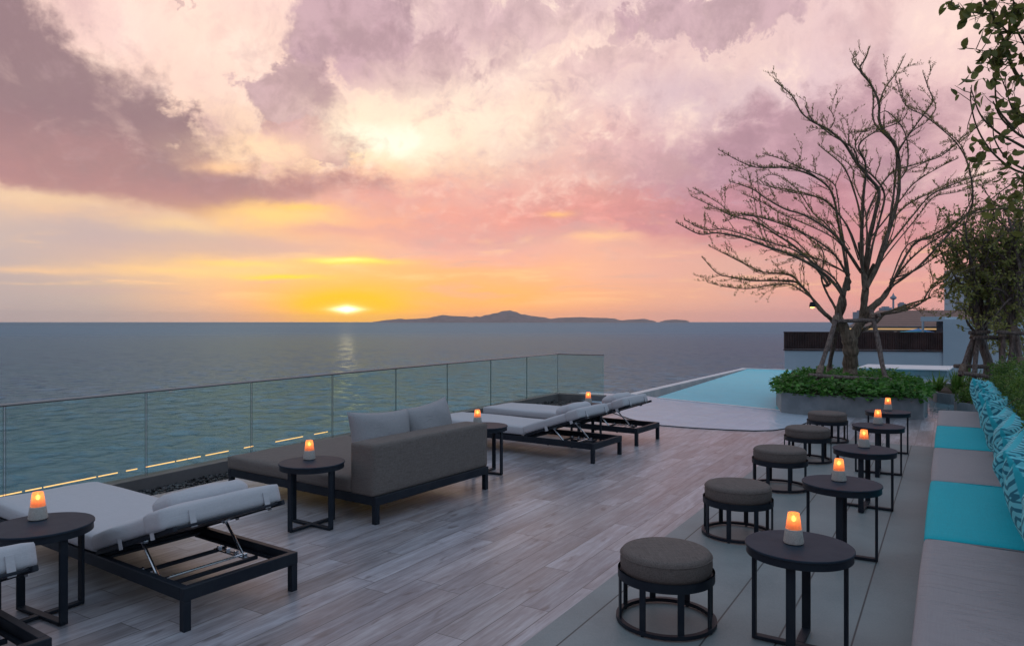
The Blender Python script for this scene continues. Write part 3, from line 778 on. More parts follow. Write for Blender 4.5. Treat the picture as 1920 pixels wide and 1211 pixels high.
def make_side_table(loc, rz, label, group):
    t = empty('side_table', loc, rz, label, 'side table', group); H = .63
    mb = MB(); mb.lathe([(0, H), (.312, H), (.315, H-.003), (.315, H-.012), (.312, H-.014), (0, H-.014)], 64); mb.build('table_top', M['table_top'], t, ang=30)
    mb = MB(); mb.lathe([(0, H-.0145), (.306, H-.0145), (.308, H-.06), (.300, H-.062), (.296, H-.05), (0, H-.05)], 64); mb.build('rim', M['dark_metal'], t, ang=30)
    for k in range(4):
        a = k*math.pi/2; x, y = .265*math.cos(a), .265*math.sin(a)
        MB().box(x, y, (H-.052)/2+.004, .022, .052, H-.068, .003, (0, 0, a)).build('leg', M['dark_metal'], t)
    mb = MB(); mb.box(0, 0, .016, .552, .052, .022, .003); mb.box(0, .151, .016, .052, .248, .022, .003); mb.box(0, -.151, .016, .052, .248, .022, .003)
    mb.build('cross_base', M['dark_metal'], t)
    return t
RT = [(-.783, 4.644), (-.776, 6.632), (-.771, 8.509), (-.790, 10.50), (-.791, 12.25)]
LT = [(-5.24, 2.45), (-5.32, 4.93), (-5.24, 7.84), (-5.13, 10.72)]
on = ['nearest of the five round dark tables by the banquette, at the picture\'s bottom edge', 'second round dark table by the banquette, counting from the front', 'middle one of five round dark tables by the banquette', 'fourth round dark table by the banquette, counting from the front', 'farthest of the five tables by the banquette, in front of the big planter']
ol = ['round dark table at the left picture edge beside the foreground lounger', 'round dark table in front of the daybed\'s near side', 'round dark table behind the far end of the daybed back', 'round dark table hidden between the two far loungers']
st = make_side_table((*RT[0], .004), 0, on[0], 'round tables along the banquette')
for k in range(1, 5): dup(st, (*RT[k], .004 if k < 5 else 0), [0, 3, -2, 2, 4][k], on[k])
for k in range(4): dup(st, (*LT[k], 0), [2, -2, 3, 0][k], ol[k], 'round tables between the loungers')

def make_candle(loc, rz, label, group):
    t = empty('candle_lamp', loc, rz, label, 'candle lamp', group); t.scale = (.97, .97, .93)
    mb = MB(); mb.lathe([(0, 0), (.050, 0), (.060, .006), (.062, .014), (.051, .095), (.047, .098), (0, .098)], 32); mb.build('base', M['granite'], t)
    mb = MB(); mb.lathe([(.049, .0985), (.0345, .200), (.033, .202), (.0305, .200), (.045, .1005)], 32); mb.build('shade', M['shade'], t)
    mb = MB(); mb.lathe([(0, .142), (.009, .148), (.0125, .160), (.009, .172), (.004, .180), (0, .184)], 12); mb.build('flame', M['flame'], t)
    mb = MB(); mb.lathe([(0, .0985), (.022, .0985), (.022, .126), (0, .128)], 16); mb.build('wax', mat('wax', (.6,.35,.2), .5) if 'wax' not in bpy.data.materials else bpy.data.materials['wax'], t)
    l = bpy.data.lights.new('candle_light', 'POINT'); l.energy = .022; l.color = (1, .45, .12); l.shadow_soft_size = .02
    lo = bpy.data.objects.new('candle_light', l); COL.objects.link(lo); lo.parent = t; lo.location = (0, 0, .215)
    return t
CD = [(1488, 1018, 1), (1573, 901, 1), (1620, 838, 1), (1646, 794, 1), (1665, 768, 1), (71, 972, 0), (580, 860, 0), (892, 793, 0), (1103, 756, 0)]
cl = ['lit candle lamp on the nearest table by the banquette', 'lit candle lamp on the second table by the banquette', 'lit candle lamp on the middle table by the banquette', 'lit candle lamp on the fourth table by the banquette', 'lit candle lamp on the farthest banquette table, against the planter wall',
      'lit candle lamp on the table at the left picture edge', 'lit candle lamp on the table beside the daybed\'s near side', 'lit candle lamp on the table behind the far end of the daybed', 'lit candle lamp showing above the pillow of a far lounger']
first = None
for k, (px, py, rr_) in enumerate(CD):
    d = (CAMH-.634)*1336/(py-603); p = at(px, py, d)
    T = (RT+LT)[k]; off = Vector((p.x-T[0], p.y-T[1]))
    if off.length > .17: off = off.normalized()*.17
    loc = (T[0]+off.x, T[1]+off.y, .6305 + (.004 if k < 5 else 0))
    if first is None: first = make_candle(loc, 20, cl[k], 'lit candle lamps on the round tables')
    else: dup(first, loc, 40*k, cl[k])

def make_stool(loc, rz, label):
    t = empty('round_stool', loc, rz, label, 'stool', 'round stools along the banquette')
    mb = MB()
    prof = []; Rr, z0, z1, r = .300, .332, .478, .036
    prof.append((0, z0)); prof.append((Rr-.02, z0)); prof.append((Rr-.006, z0+.012)); prof.append((Rr, z0+.035)); prof.append((Rr+.003, (z0+z1)/2))
    for k in range(6):
        a = k/5*math.pi/2; prof.append((Rr-r+r*math.cos(a), z1-r+r*math.sin(a)))
    for k in range(1, 5): prof.append(((Rr-r)*(1-k/5), z1+.012*(1-(1-k/5)**2)))
    prof.append((0, z1+.012)); mb.lathe(prof, 64); s_ = mb.build('seat_cushion', M['stool_fabric'], t, ang=60)
    mb = MB()
    mb.tube([(Rr*1.004*math.cos(2*math.pi*k/64), Rr*1.004*math.sin(2*math.pi*k/64), z1-.030) for k in range(65)], .0035, 5, cap=False); mb.build('piping', M['stool_fabric'], s_)
    mb = MB(); mb.lathe([(.318, .350), (.318, .293), (.304, .293), (.300, .312), (.0, .312), (0, .331), (.306, .331), (.308, .350)], 64); mb.build('top_ring', M['dark_metal'], t, ang=30)
    mb = MB(); mb.lathe([(.330, .035), (.330, .010), (.298, .010), (.298, .035)], 64, closed=True); mb.build('base_ring', M['dark_metal'], t, ang=30)
    for k in range(8):
        a = 2*math.pi*k/8; MB().box(.311*math.cos(a), 0+.311*math.sin(a), .164, .012, .042, .262, .002, (0, 0, a)).build('leg', M['dark_metal'], t)
    for k in range(4):
        a = 2*math.pi*(k+.5)/4; MB().lathe([(0, 0), (.012, 0), (.012, .011), (0, .011)], 10, (.314*math.cos(a), .314*math.sin(a), 0)).build('foot', M['dark_metal'], t)
    return t
ST = [(-1.612, 4.60), (-1.69, 6.82), (-1.735, 9.0), (-1.735, 10.98), (-1.735, 12.95)]
sl_ = ['round stool nearest the camera, beside the nearest banquette table', 'second round stool from the front, beside the second table', 'middle one of the five round stools', 'fourth round stool from the front', 'farthest of the five round stools, nearest the planter']
s0 = make_stool((*ST[0], .004), 36.5, sl_[0])
for k in range(1, 5): dup(s0, (*ST[k], .004), 36.5+[0, 8, -5, 12, 3][k], sl_[k])

# daybed
db = empty('daybed', (-4.80, 5.27, 0), -3.2, 'large taupe daybed with low back, seen from behind, between two round tables', 'daybed')
W_ = 1.86; Ld = 2.44
mb = MB(); z1 = .272; h = .088
mb.box(-Ld/2, .025, z1-h/2, Ld-.1, .05, h, .004); mb.box(-Ld/2, W_-.025, z1-h/2, Ld-.1, .05, h, .004)
mb.box(-.025, W_/2, z1-h/2, .05, W_, h, .004); mb.box(-Ld+.025, W_/2, z1-h/2, .05, W_, h, .004)
for k in (-.8, -1.7): mb.box(k, W_/2, z1-.05, .05, W_-.102, .04, .003)
mb.build('frame', M['dark_metal'], db)
for x in (-.03, -Ld+.03):
    for y in (.03, W_-.03): MB().box(x, y, (z1-h)/2, .056, .056, z1-h, .003).build('leg', M['dark_metal'], db)
MB().cushion((-1.40, W_/2, .345), (2.12, W_+.01, .155), .028, .012, (26, 20, 5), jit=.003, seed=5).build('seat_cushion', M['sofa_fabric'], db, ang=80)
MB().cushion((-.185, W_/2, .528), (.33, W_+.02, .52), .022, .006, (8, 22, 14), seed=6).build('back_cushion', M['sofa_fabric'], db, ang=80)
def pil(name, mt, loc, rot, w, h, th, label, group, seed):
    o = MB().pillow(w, h, th, 20, seed).build(name, mt, ang=80); o.location = loc; o.rotation_euler = rot; return tag(o, label, 'pillow', group)
pil('throw_pillow', M['pillow_grey'], (-5.30, 5.92, .715), (R(-13), R(3), R(84)), .90, .64, .28, 'light grey throw pillow on the daybed, nearer the camera', 'throw pillows on the daybed', 11)
pil('throw_pillow', M['pillow_grey'], (-5.25, 6.70, .72), (R(-13), R(-5), R(88)), .84, .66, .28, 'light grey throw pillow on the daybed, farther from the camera', 'throw pillows on the daybed', 12)

# banquette
bq = empty('banquette', (.4, 9.0, 0), 0, 'long low banquette with grey and turquoise seat cushions along the planted wall', 'banquette')
MB().box(.12, -.2, .17, 1.0, 12.0, .26, .01).build('plinth', M['planter'], bq)
cols = ['g', 't', 'g', 't', 'g', 't']; ys = [(-.6+.0, 1.6), (1.6, 3.82), (3.82, 6.03), (6.03, 8.26), (8.26, 10.44), (10.44, 12.66), (12.66, 14.9)]
names = ['bench_grey', 'bench_teal', 'bench_grey', 'bench_teal', 'bench_grey', 'bench_teal', 'bench_grey']
for k, (y0, y1) in enumerate(ys):
    if k == 0: continue
    nm = 'bench_grey' if k % 2 == 0 else 'bench_teal'
    c = MB().cushion((.335-.4, (y0+y1)/2-9.0, .362), (.98, y1-y0-.012, .125), .024, .012, (12, 24, 5), jit=.004, seed=20+k).build('seat_cushion', M[nm], bq, ang=80)
    hx_, hy_ = .485, (y1-y0)/2-.012; yc_ = (y0+y1)/2-9.0
    pp = MB(); pp.tube([(.335-.4-hx_+.006, yc_-hy_+.03, .408), (.335-.4-hx_+.006, yc_, .411), (.335-.4-hx_+.006, yc_+hy_-.03, .408)], .005, 6)
    for sg in (-1, 1): pp.tube([(.335-.4-hx_+.02, yc_+sg*hy_, .414), (.335-.4, yc_+sg*hy_, .420), (.335-.4+hx_-.02, yc_+sg*hy_, .414)], .005, 6)
    pp.build('piping', M[nm], c)
    c['label'] = ('turquoise' if nm == 'bench_teal' else 'grey') + ' seat cushion'
# patterned pillows leaning on the wall
r_ = random.Random(9); py_ = [14.5, 13.85, 13.1, 12.45, 11.7, 11.0, 10.2, 9.4, 8.65, 7.9, 7.2, 6.6, 6.0, 5.4, 4.8]
ordn = ['first','second','third','fourth','fifth','sixth','seventh','eighth','ninth','tenth','eleventh','twelfth','thirteenth','fourteenth','fifteenth']
for k, y in enumerate(py_):
    tilt = r_.uniform(12, 24); sz = r_.uniform(.64, .70)
    pil('patterned_pillow', M['maze'], (.555+r_.uniform(-.02, .02)+.04*(k % 2), y, .415+.30), (R(-tilt), R(r_.uniform(-10, 10)), R(90+r_.uniform(-22, -6))), sz, sz*.96, .34,
        '%s turquoise maze-print pillow on the banquette, counted from the pool end' % ordn[k], 'turquoise maze-print pillows', 30+k)
# planted wall behind the banquette
tag(MB().box(1.5, 6.2, .565, 1.36, 18.4, 1.13, .015).build('planter_wall', M['planter'], smooth=False), 'grey rendered planter wall behind the banquette, topped by a hedge', 'wall')

# ------------------------------------------------------------------ plants
def rvec(r): 
    while True:
        v = Vector((r.uniform(-1, 1), r.uniform(-1, 1), r.uniform(-1, 1)))
        if .05 < v.length < 1: return v.normalized()
# hedge over the wall: stems and leaves spilling over
hd = empty('hedge', (1.3, 10, 1.13), 0, 'small-leaved green hedge spilling over the planter wall behind the banquette', 'hedge')
mb = MB(); r_ = random.Random(21)
for i in range(15000):
    y = r_.uniform(4.5, 15.4); front = r_.random()
    if front < .42:
        hang = abs(r_.gauss(0, .2)) * (1+.9*math.sin(y*2.3)+.6*math.sin(y*5.1+1)); x = .80-r_.uniform(0, .16)-.05*math.sin(y*7); z = 1.22-hang
    else:
        x = r_.uniform(.72, 2.1); z = 1.08 + r_.uniform(0, .26)*(1+.35*math.sin(y*3)*math.sin(x*5)) + .07*math.sin(y*8)
    if z < .66: continue
    d = (rvec(r_)+Vector((-.35, 0, .25))).normalized(); mb.leaf(Vector((x, y-.0, z))-Vector(hd.location), d, rvec(r_), r_.uniform(.035, .06), r_.uniform(.02, .034))
mb.build('foliage', M['leaf_hedge'], hd, smooth=False, recalc=False)
mb = MB()
for i in range(160):
    y = r_.uniform(4.6, 15.3); x = r_.uniform(.85, 2.0); p = Vector((x, y, 1.1))-Vector(hd.location); q = p+Vector((r_.uniform(-.35, .1), r_.uniform(-.15, .15), r_.uniform(.1, .22))); e = q+Vector((-.12, r_.uniform(-.1, .1), -.12*r_.random()))
    mb.tube([p, q, e], [.006, .004, .002], 4, False)
mb.build('stems', M['twig'], hd)

# big planter with tree
PD = 16.9
pl_pts = [(-3.17, 16.62), (-2.9, 16.5), (-2.5, 16.42), (-2.0, 16.40), (-1.5, 16.45), (-1.0, 16.57), (-.44, 16.80), (-.40, 18.5), (-.6, 20.2), (-1.2, 21.6), (-2.1, 22.4), (-3.0, 22.2), (-3.6, 21.2), (-3.75, 19.8), (-3.55, 18.0)]
# smooth outline except at the two front corners
PH = .43
def planter(name, pts, h, z0, label, th=.07):
    c = Vector((sum(p[0] for p in pts)/len(pts), sum(p[1] for p in pts)/len(pts)))
    t = empty(name, (c.x, c.y, z0), 0, label, 'planter')
    ins = []
    for p in pts:
        v = Vector(p)-c; ins.append(c + v*(1-th/v.length))
    mb = MB(); n = len(pts)
    def ring(ps, z): return [mb.b.verts.new((p[0]-c.x, p[1]-c.y, z)) for p in ps]
    a, b1, b2, d = ring(pts, 0), ring(pts, h), ring([tuple(q) for q in ins], h), ring([tuple(q) for q in ins], h-.15)
    for q, w in ((a, b1), (b1, b2), (b2, d)):
        for k in range(n): mb.b.faces.new((q[k], q[(k+1) % n], w[(k+1) % n], w[k]))
    mb.build('wall', M['planter'], t, ang=25)
    MB().sheet([(p[0]-c.x, p[1]-c.y, h-.06) for p in ins]).build('soil', M['soil'], t, smooth=False)
    return t, c
def inside(p, pts):
    x, y = p; k = False; n = len(pts)
    for i in range(n):
        x0, y0 = pts[i]; x1, y1 = pts[i-1]
        if (y0 > y) != (y1 > y) and x < (x1-x0)*(y-y0)/(y1-y0)+x0: k = not k
    return k
planter('large_planter', pl_pts, PH+.02, -.02, 'large curved grey cement planter standing at the pool edge')
mb = MB(); r_ = random.Random(31); cnt = 0
cx_, cy_ = -2.0, 19.2
while cnt < 7800:
    x, y = r_.uniform(-3.95, -.2), r_.uniform(16.3, 22.6)
    sx, sy = cx_+(x-cx_)*.94, cy_+(y-cy_)*.965
    if not inside((sx, sy), pl_pts): continue
    edge = not inside((cx_+(x-cx_)*1.1, cy_+(y-cy_)*1.06), pl_pts)
    hgt = .42*(.55+.45*math.sin(x*4.1+1)*math.sin(y*3.3)) + .12
    z = PH + (r_.uniform(-.04, .15) if edge else r_.uniform(.05, hgt*.5+.08))
    d = Vector((r_.uniform(-1, 1), r_.uniform(-1, .6), r_.uniform(-.35, .55))).normalized()
    mb.leaf(Vector((x, y, z)), d, Vector((r_.uniform(-.4, .4), r_.uniform(-.4, .4), 1)).normalized(), r_.uniform(.09, .15), r_.uniform(.07, .12), .15); cnt += 1
tag(mb.build('ground_cover_leaves', M['leaf_ground'], smooth=False, recalc=False), 'broad-leaved green ground cover filling the big grey planter', 'ground cover', kind='stuff')

# the bare spreading tree
TD = 17.6
def Zc(X, Y): return (1240+X*.4459, 60+Y*.4459)
class Tree:
    def __init__(s, seed): s.r = random.Random(seed); s.wood = MB(); s.twig = MB(); s.leaf = MB()
    def curve(s, pts, n):
        """Catmull-Rom through pts"""
        P = [Vector(p) for p in pts]; P = [P[0]*2-P[1]] + P + [P[-1]*2-P[-2]]; out = []
        for i in range(1, len(P)-2):
            for k in range(n):
                t = k/n; a, b, c, d = P[i-1:i+3]
                out.append(.5*((2*b)+(c-a)*t+(2*a-5*b+4*c-d)*t*t+(3*b-a-3*c+d)*t**3))
        out.append(P[-2]); return out
tr = Tree(5)
te = empty('spreading_tree', tuple(at(1594, 703, TD)), 0, 'sparse spreading tree with nearly bare branches in the large planter', 'tree')
TO = Vector(te.location)
ALLP = []
def limb(px, depth_end, r0, r1, d0=0.0, mbk=None):
    """px: list of photograph points; the limb also leans towards/away from the viewer"""
    n = len(px); pts = []
    for i, (x, y) in enumerate(px):
        f = i/(n-1); pts.append(at(x, y, TD + d0 + (depth_end-d0)*f + .12*math.sin(i*2.3+x)) - TO)
    if ALLP:
        p0 = min(ALLP, key=lambda q: (q-pts[0]).length + (.6 if q.z > pts[0].z+.05 else 0)); sh = p0.lerp(pts[0], .0)-pts[0]
        if (p0-pts[0]).length > .06: pts = [p0] + [p+sh*max(0, .55-i*.25)*Vector((1,1,0)).length/1.42 for i, p in enumerate(pts)]
    c = tr.curve(pts, 4); m_ = len(c); ALLP.extend(c[:-2])
    rad = [(r0+(r1-r0)*(k/(m_-1))**.8) for k in range(m_)]
    rad = [q*(1+.10*math.sin(k*1.9+px[0][0])) for k, q in enumerate(rad)]
    (mbk or tr.wood).tube(c, rad, 8 if r0 > .03 else 6)
    return c, rad
trunk = limb([(1594, 716), (1594, 690), (1595, 660), (1593, 638), (1590, 622)], 0, .17, .175)
limb([(1588, 640), (1580, 612), (1572, 596), (1574, 575), (1583, 545), (1588, 520)], -.1, .155, .05)
limb([(1596, 640), (1606, 618), (1617, 598), (1620, 570), (1622, 530), (1617, 490), (1612, 455)], .1, .15, .05)
limb([(1621, 560), (1628, 520), (1640, 495)], .2, .08, .05)
limb([(1566, 620), (1552, 598), (1540, 584), (1528, 570)], -.3, .075, .035)
limb([(1574, 590), (1562, 568), (1550, 548), (1540, 520), (1545, 480), (1530, 450)], .3, .045, .012)
limb([(1617, 598), (1637, 575), (1654, 560), (1668, 540)], .2, .11, .06)
limb([(1604, 625), (1640, 608), (1660, 588), (1700, 572), (1745, 558)], .4, .05, .02)
Zs = [
 ([(760,1200),(775,1130),(720,1050),(640,985),(540,935),(450,905),(340,865),(230,845),(160,850),(60,800)], -1.8, .060, .008),
 ([(700,1200),(640,1130),(600,1080),(560,1050),(480,1045),(380,1045),(290,1030),(235,1015),(170,945)], .8, .050, .007),
 ([(600,1080),(540,1020),(430,1010),(360,980),(270,935),(200,900)], 1.6, .028, .006),
 ([(720,1050),(640,960),(560,900),(480,850),(400,800),(300,775),(230,740),(125,690)], 1.4, .042, .007),
 ([(820,1000),(760,900),(700,830),(600,770),(520,745),(440,700),(380,660),(285,628)], -1.0, .042, .007),
 ([(800,1080),(780,960),(745,800),(725,700),(690,640),(600,590),(500,570),(400,570),(330,545),(240,495)], .6, .045, .007),
 ([(690,640),(620,590),(560,560),(490,530),(425,512)], .9, .022, .006),
 ([(850,1000),(850,900),(835,760),(800,640),(760,560),(690,500),(660,475)], 1.7, .045, .007),
 ([(860,1050),(870,900),(900,760),(915,670),(870,610),(820,550),(770,470),(700,410),(640,380),(590,340),(550,270),(475,205)], -.6, .060, .009),
 ([(680,420),(715,380),(720,350),(703,320)], -.4, .012, .005),
 ([(865,1080),(930,930),(985,740),(1000,640),(990,490),(920,390),(915,300),(880,220),(835,160),(860,110),(875,65)], .5, .070, .010),
 ([(915,300),(935,240),(975,190),(1000,150),(1020,105)], .7, .022, .007),
 ([(990,490),(1040,420),(1100,350),(1140,290),(1120,230),(1100,170)], -.5, .024, .007),
 ([(960,1060),(1080,980),(1180,880),(1290,760),(1310,680),(1290,560),(1250,480),(1180,410),(1100,350),(1030,310),(1000,200)], -1.2, .034, .006),
 ([(960,1060),(1050,900),(1150,850),(1290,770),(1400,730),(1500,765)], .9, .040, .010),
 ([(900,1000),(960,900),(1060,770),(1130,690),(1230,640),(1350,600),(1440,570)], 1.6, .034, .007),
 ([(900,850),(1000,720),(1060,640),(1150,580),(1250,530)], -1.5, .026, .006),
 ([(960,1060),(1040,960),(1140,880),(1250,820),(1330,770)], -2.0, .034, .008),
 ([(900,1180),(1000,1170),(1090,1140),(1130,1080),(1200,1020),(1290,980)], .3, .035, .008),
 ([(840,1060),(840,880),(850,700),(860,560),(830,480),(900,420),(1000,380),(1035,340)], -2.1, .040, .006),
 ([(800,1040),(740,940),(660,880),(560,830),(450,790),(350,770),(260,800)], -2.3, .032, .006),
 ([(830,960),(780,820),(700,720),(640,690),(540,665),(450,650),(415,625)], 2.2, .030, .006),
 ([(900,1010),(950,850),(1000,760),(1080,700),(1200,660),(1320,630)], 2.4, .030, .006),
 ([(880,900),(870,760),(960,600),(1060,560),(1180,520),(1270,440),(1330,400),(1400,330)], 1.9, .028, .006),
 ([(800,900),(700,800),(640,760),(560,650),(470,600),(410,625)], 2.7, .022, .005),
 ([(960,1030),(1060,1000),(1180,930),(1300,900),(1400,880)], 1.1, .028, .006),
 ([(905,560),(830,520),(790,430),(860,420),(920,400)], -.9, .016, .005),
 ([(1000,330),(1050,420),(1040,560),(990,640)], -.2, .008, .018),
 ([(790,1010),(690,960),(600,940),(520,930),(440,860),(400,590)], .2, .026, .005),
]
limbs = []
_r = random.Random(77); extra = []
for z, de, r0, r1 in Zs:
    if len(z) < 6: continue
    for rep_ in range(1 if r0 > .04 else 1):
        ox, oy = _r.uniform(-55, 55), _r.uniform(-45, 60); n = len(z); m0 = n-1 if _r.random() < .6 else n-2
        extra.append(([(x+ox*(i/n)+_r.uniform(-14, 14)*(i > 0), y+oy*(i/n)+_r.uniform(-12, 12)*(i > 0)) for i, (x, y) in enumerate(z[:m0+1])], de+_r.uniform(.5, 1.3)*_r.choice((-1, 1)), r0*.55, r1*.8))
Zs = Zs + extra
for z, de, r0, r1 in Zs: limbs.append((*limb([Zc(*q) for q in z], de, r0*.98, r1*1.15), de))
def sprigs(c, rad, f0, dens, L0):
    """small upright leaf sprigs along a twig"""
    r = tr.r
    for i in range(int(len(c)*f0), len(c)-1):
        a, b = c[i], c[i+1]; seg = (b-a).length; t = (b-a).normalized()
        for _ in range(int(seg*dens+r.random())):
            p = a.lerp(b, r.random()); d = (Vector((0, 0, 1))*.9+t*.6+rvec(r)*.6).normalized(); L = r.uniform(.5, 1)*L0
            tr.twig.tube([p, p+d*L], [.0035, .002], 3, False)
            for k in range(3):
                q = p+d*L*(.4+.3*k); tr.leaf.leaf(q, (d+rvec(r)*.9).normalized(), rvec(r), r.uniform(.022, .042), r.uniform(.012, .020))
def shoot(p, d, L, r0, lvl):
    r = tr.r; n = 6; c = [p]; dd = d.copy()
    for k in range(n):
        dd = (dd + rvec(r)*.15 + Vector((0, 0, .012))).normalized(); c.append(c[-1]+dd*L/n)
    rad = [r0*(1-.75*k/n) for k in range(n+1)]; tr.twig.tube(c, rad, 4, False); sprigs(c, rad, .1, 22, .06)
    if lvl > 0:
        for k in (2, 3, 4, 5):
            if r.random() < .55:
                t = (c[k+1 if k < n else k]-c[k-1]).normalized(); s_ = (t+rvec(r)*.6).normalized(); shoot(c[k], s_, L*r.uniform(.35, .6), r0*.55, lvl-1)
for c, rad, de in limbs:
    m_ = len(c); sprigs(c, rad, .3, 44, .085)
    k = int(m_*.28)
    while k < m_-2:
        t = (c[k+1]-c[k-1]).normalized(); side = rvec(tr.r); side = (side-t*side.dot(t)).normalized()
        d = (t*.95+side*.8+Vector((0, 0, .05))).normalized(); shoot(c[k].copy(), d, tr.r.uniform(.4, 1.1)*(1-.45*k/m_), min(rad[k]*.45, .011), 1)
        k += tr.r.choice((2, 3, 4, 5))
tr.wood.build('trunk', M['bark'], te, ang=60); tr.twig.build('twigs', M['twig'], te, ang=80); tr.leaf.build('leaves', M['leaf_small'], te, smooth=False, recalc=False)

# timber props round the trees
def pole(mb, a, b, r=.045, n=6):
    a, b = Vector(a), Vector(b); c = [a.lerp(b, k/n) + rvec(rnd)*r*.18 for k in range(n+1)]; mb.tube(c, [r*(1+.08*math.sin(k*2+a.x)) for k in range(n+1)], 9)
def binding(mb, p, d, r=.06, n=5):
    d = d.normalized()
    for k in range(n):
        q = p + d*(k-n/2)*.026; ref = d.orthogonal().normalized(); b2 = d.cross(ref)
        mb.tube([q+(ref*math.cos(a)+b2*math.sin(a))*r*(1+.05*math.sin(k*3)) for a in [2*math.pi*j/12 for j in range(13)]], .012, 5, False)
def props(name, poles, bars, label, r=.045):
    t = empty(name, poles[0][0], 0, label, 'tree prop'); O = Vector(t.location)
    for a, b in poles:
        mb = MB(); pole(mb, Vector(a)-O, Vector(b)-O, r); mb.build('pole', M['pole'], t)
    for a, b in bars:
        mb = MB(); pole(mb, Vector(a)-O, Vector(b)-O, r*.9); mb.build('cross_pole', M['pole'], t)
    for (a, b) in poles:
        a_, b_ = Vector(a)-O, Vector(b)-O
        for f, n in ((.17, 8), (.93, 5)):
            mb = MB(); binding(mb, a_.lerp(b_, f), b_-a_, r*1.22, n); mb.build('rope_binding', M['rope'], t)
    return t
T1 = at(1531, 716, 16.6); T2 = at(1552, 712, 18.9); T3 = at(1667, 742, 16.3); U1 = at(1570, 588, 17.4); U2 = at(1571, 592, 17.75); U3 = at(1634, 582, 17.45)
props('tree_props', [(T1, U1), (T2, U2), (T3, U3)],
      [(at(1517, 703, 16.6), at(1672, 713, 16.25)), (at(1560, 602, 17.3), at(1645, 600, 17.3)), (at(1648, 590, 17.2), at(1605, 612, 18.0))],
      'three rope-tied timber props bracing the spreading tree', .055)
# small lantern on a low branch
ln = empty('lantern', tuple(at(1523, 572, 17.4)), 0, 'small glowing lantern hung on a low branch of the spreading tree', 'lantern')
MB().lathe([(0, .08), (.05, .07), (.07, 0), (.072, -.05), (.06, -.05)], 14).build('hood', M['dark_metal'], ln)
MB().lathe([(0, -.03), (.048, -.035), (.05, -.055), (.03, -.075), (0, -.08)], 14).build('bulb', M['lantern'], ln)

# small planters in the side basin
p2 = [(-.55, 23.2), (-.42, 21.4), (-.25, 20.6), (.05, 20.3), (.5, 20.2), (1.0, 20.3), (1.3, 21.0), (1.2, 22.5), (.6, 23.6), (-.1, 23.9)]
planter('small_planter', p2, .26, -.02, 'low grey planter with spiky strap-leaved plants in the side pool')
p3 = [(.10, 18.9), (.16, 18.35), (.45, 18.1), (1.0, 18.0), (1.7, 18.1), (2.4, 18.6), (2.4, 20.0), (1.6, 20.1), (.8, 19.9), (.25, 19.4)]
planter('small_planter', p3, .26, -.02, 'low grey planter under the propped tree, behind the end of the banquette')
def spiky(loc, n, L, label, seed):
    r = random.Random(seed); t = empty('strap_leaf_plant', loc, 0, label, 'plant', 'strap-leaved plants in the low planter'); mb = MB()
    for i in range(n):
        a = r.uniform(0, 6.28); lean = r.uniform(.15, 1.0); l = L*r.uniform(.6, 1.1); w = .019; d = Vector((math.cos(a)*lean, math.sin(a)*lean, 1)).normalized(); s_ = Vector((-math.sin(a), math.cos(a), 0))
        p = Vector((r.uniform(-.08, .08), r.uniform(-.08, .08), 0)); pv = None
        for k in range(5):
            f = k/4; q = p+d*l*f - Vector((0, 0, 1))*l*.38*lean*f*f; ww = w*(1-f)**.6*(.6+f)
            cur = (mb.b.verts.new(q-s_*ww), mb.b.verts.new(q+s_*ww))
            if pv: mb.b.faces.new((pv[0], pv[1], cur[1], cur[0]))
            pv = cur
    mb.build('leaves', M['leaf_spiky'], t, smooth=False, recalc=False); return t
k = 0
for (x, y, l_) in [(-.25, 21.6, 'spiky green plant at the left tip of the low planter'), (.15, 21.1, 'spiky green plant second from the left in the low planter'), (.5, 21.5, 'tall spiky green plant in the middle of the low planter'), (.85, 21.0, 'spiky green plant at the right end of the low planter'), (.25, 22.6, 'spiky green plant at the back of the low planter')]:
    k += 1; spiky((x, y, .2), 80, [.62, .75, .85, .7, .7][k-1], l_, 50+k)

def cover(poly, n, z, L, label, seed, zt=.2):
    mb = MB(); r = random.Random(seed); xs = [p[0] for p in poly]; ys_ = [p[1] for p in poly]; c = 0
    while c < n:
        x, y = r.uniform(min(xs), max(xs)), r.uniform(min(ys_), max(ys_))
        if not inside((x, y), poly): continue
        mb.leaf(Vector((x, y, z+r.uniform(0, zt))), (rvec(r)+Vector((0, 0, .3))).normalized(), rvec(r), r.uniform(.6, 1)*L, r.uniform(.4, .6)*L); c += 1
    return tag(mb.build('ground_cover_leaves', M['leaf_hedge'], smooth=False, recalc=False), label, 'ground cover', kind='stuff')
cover(p3, 3600, .22, .09, 'small green ground cover around the propped tree by the banquette', 61, .3)

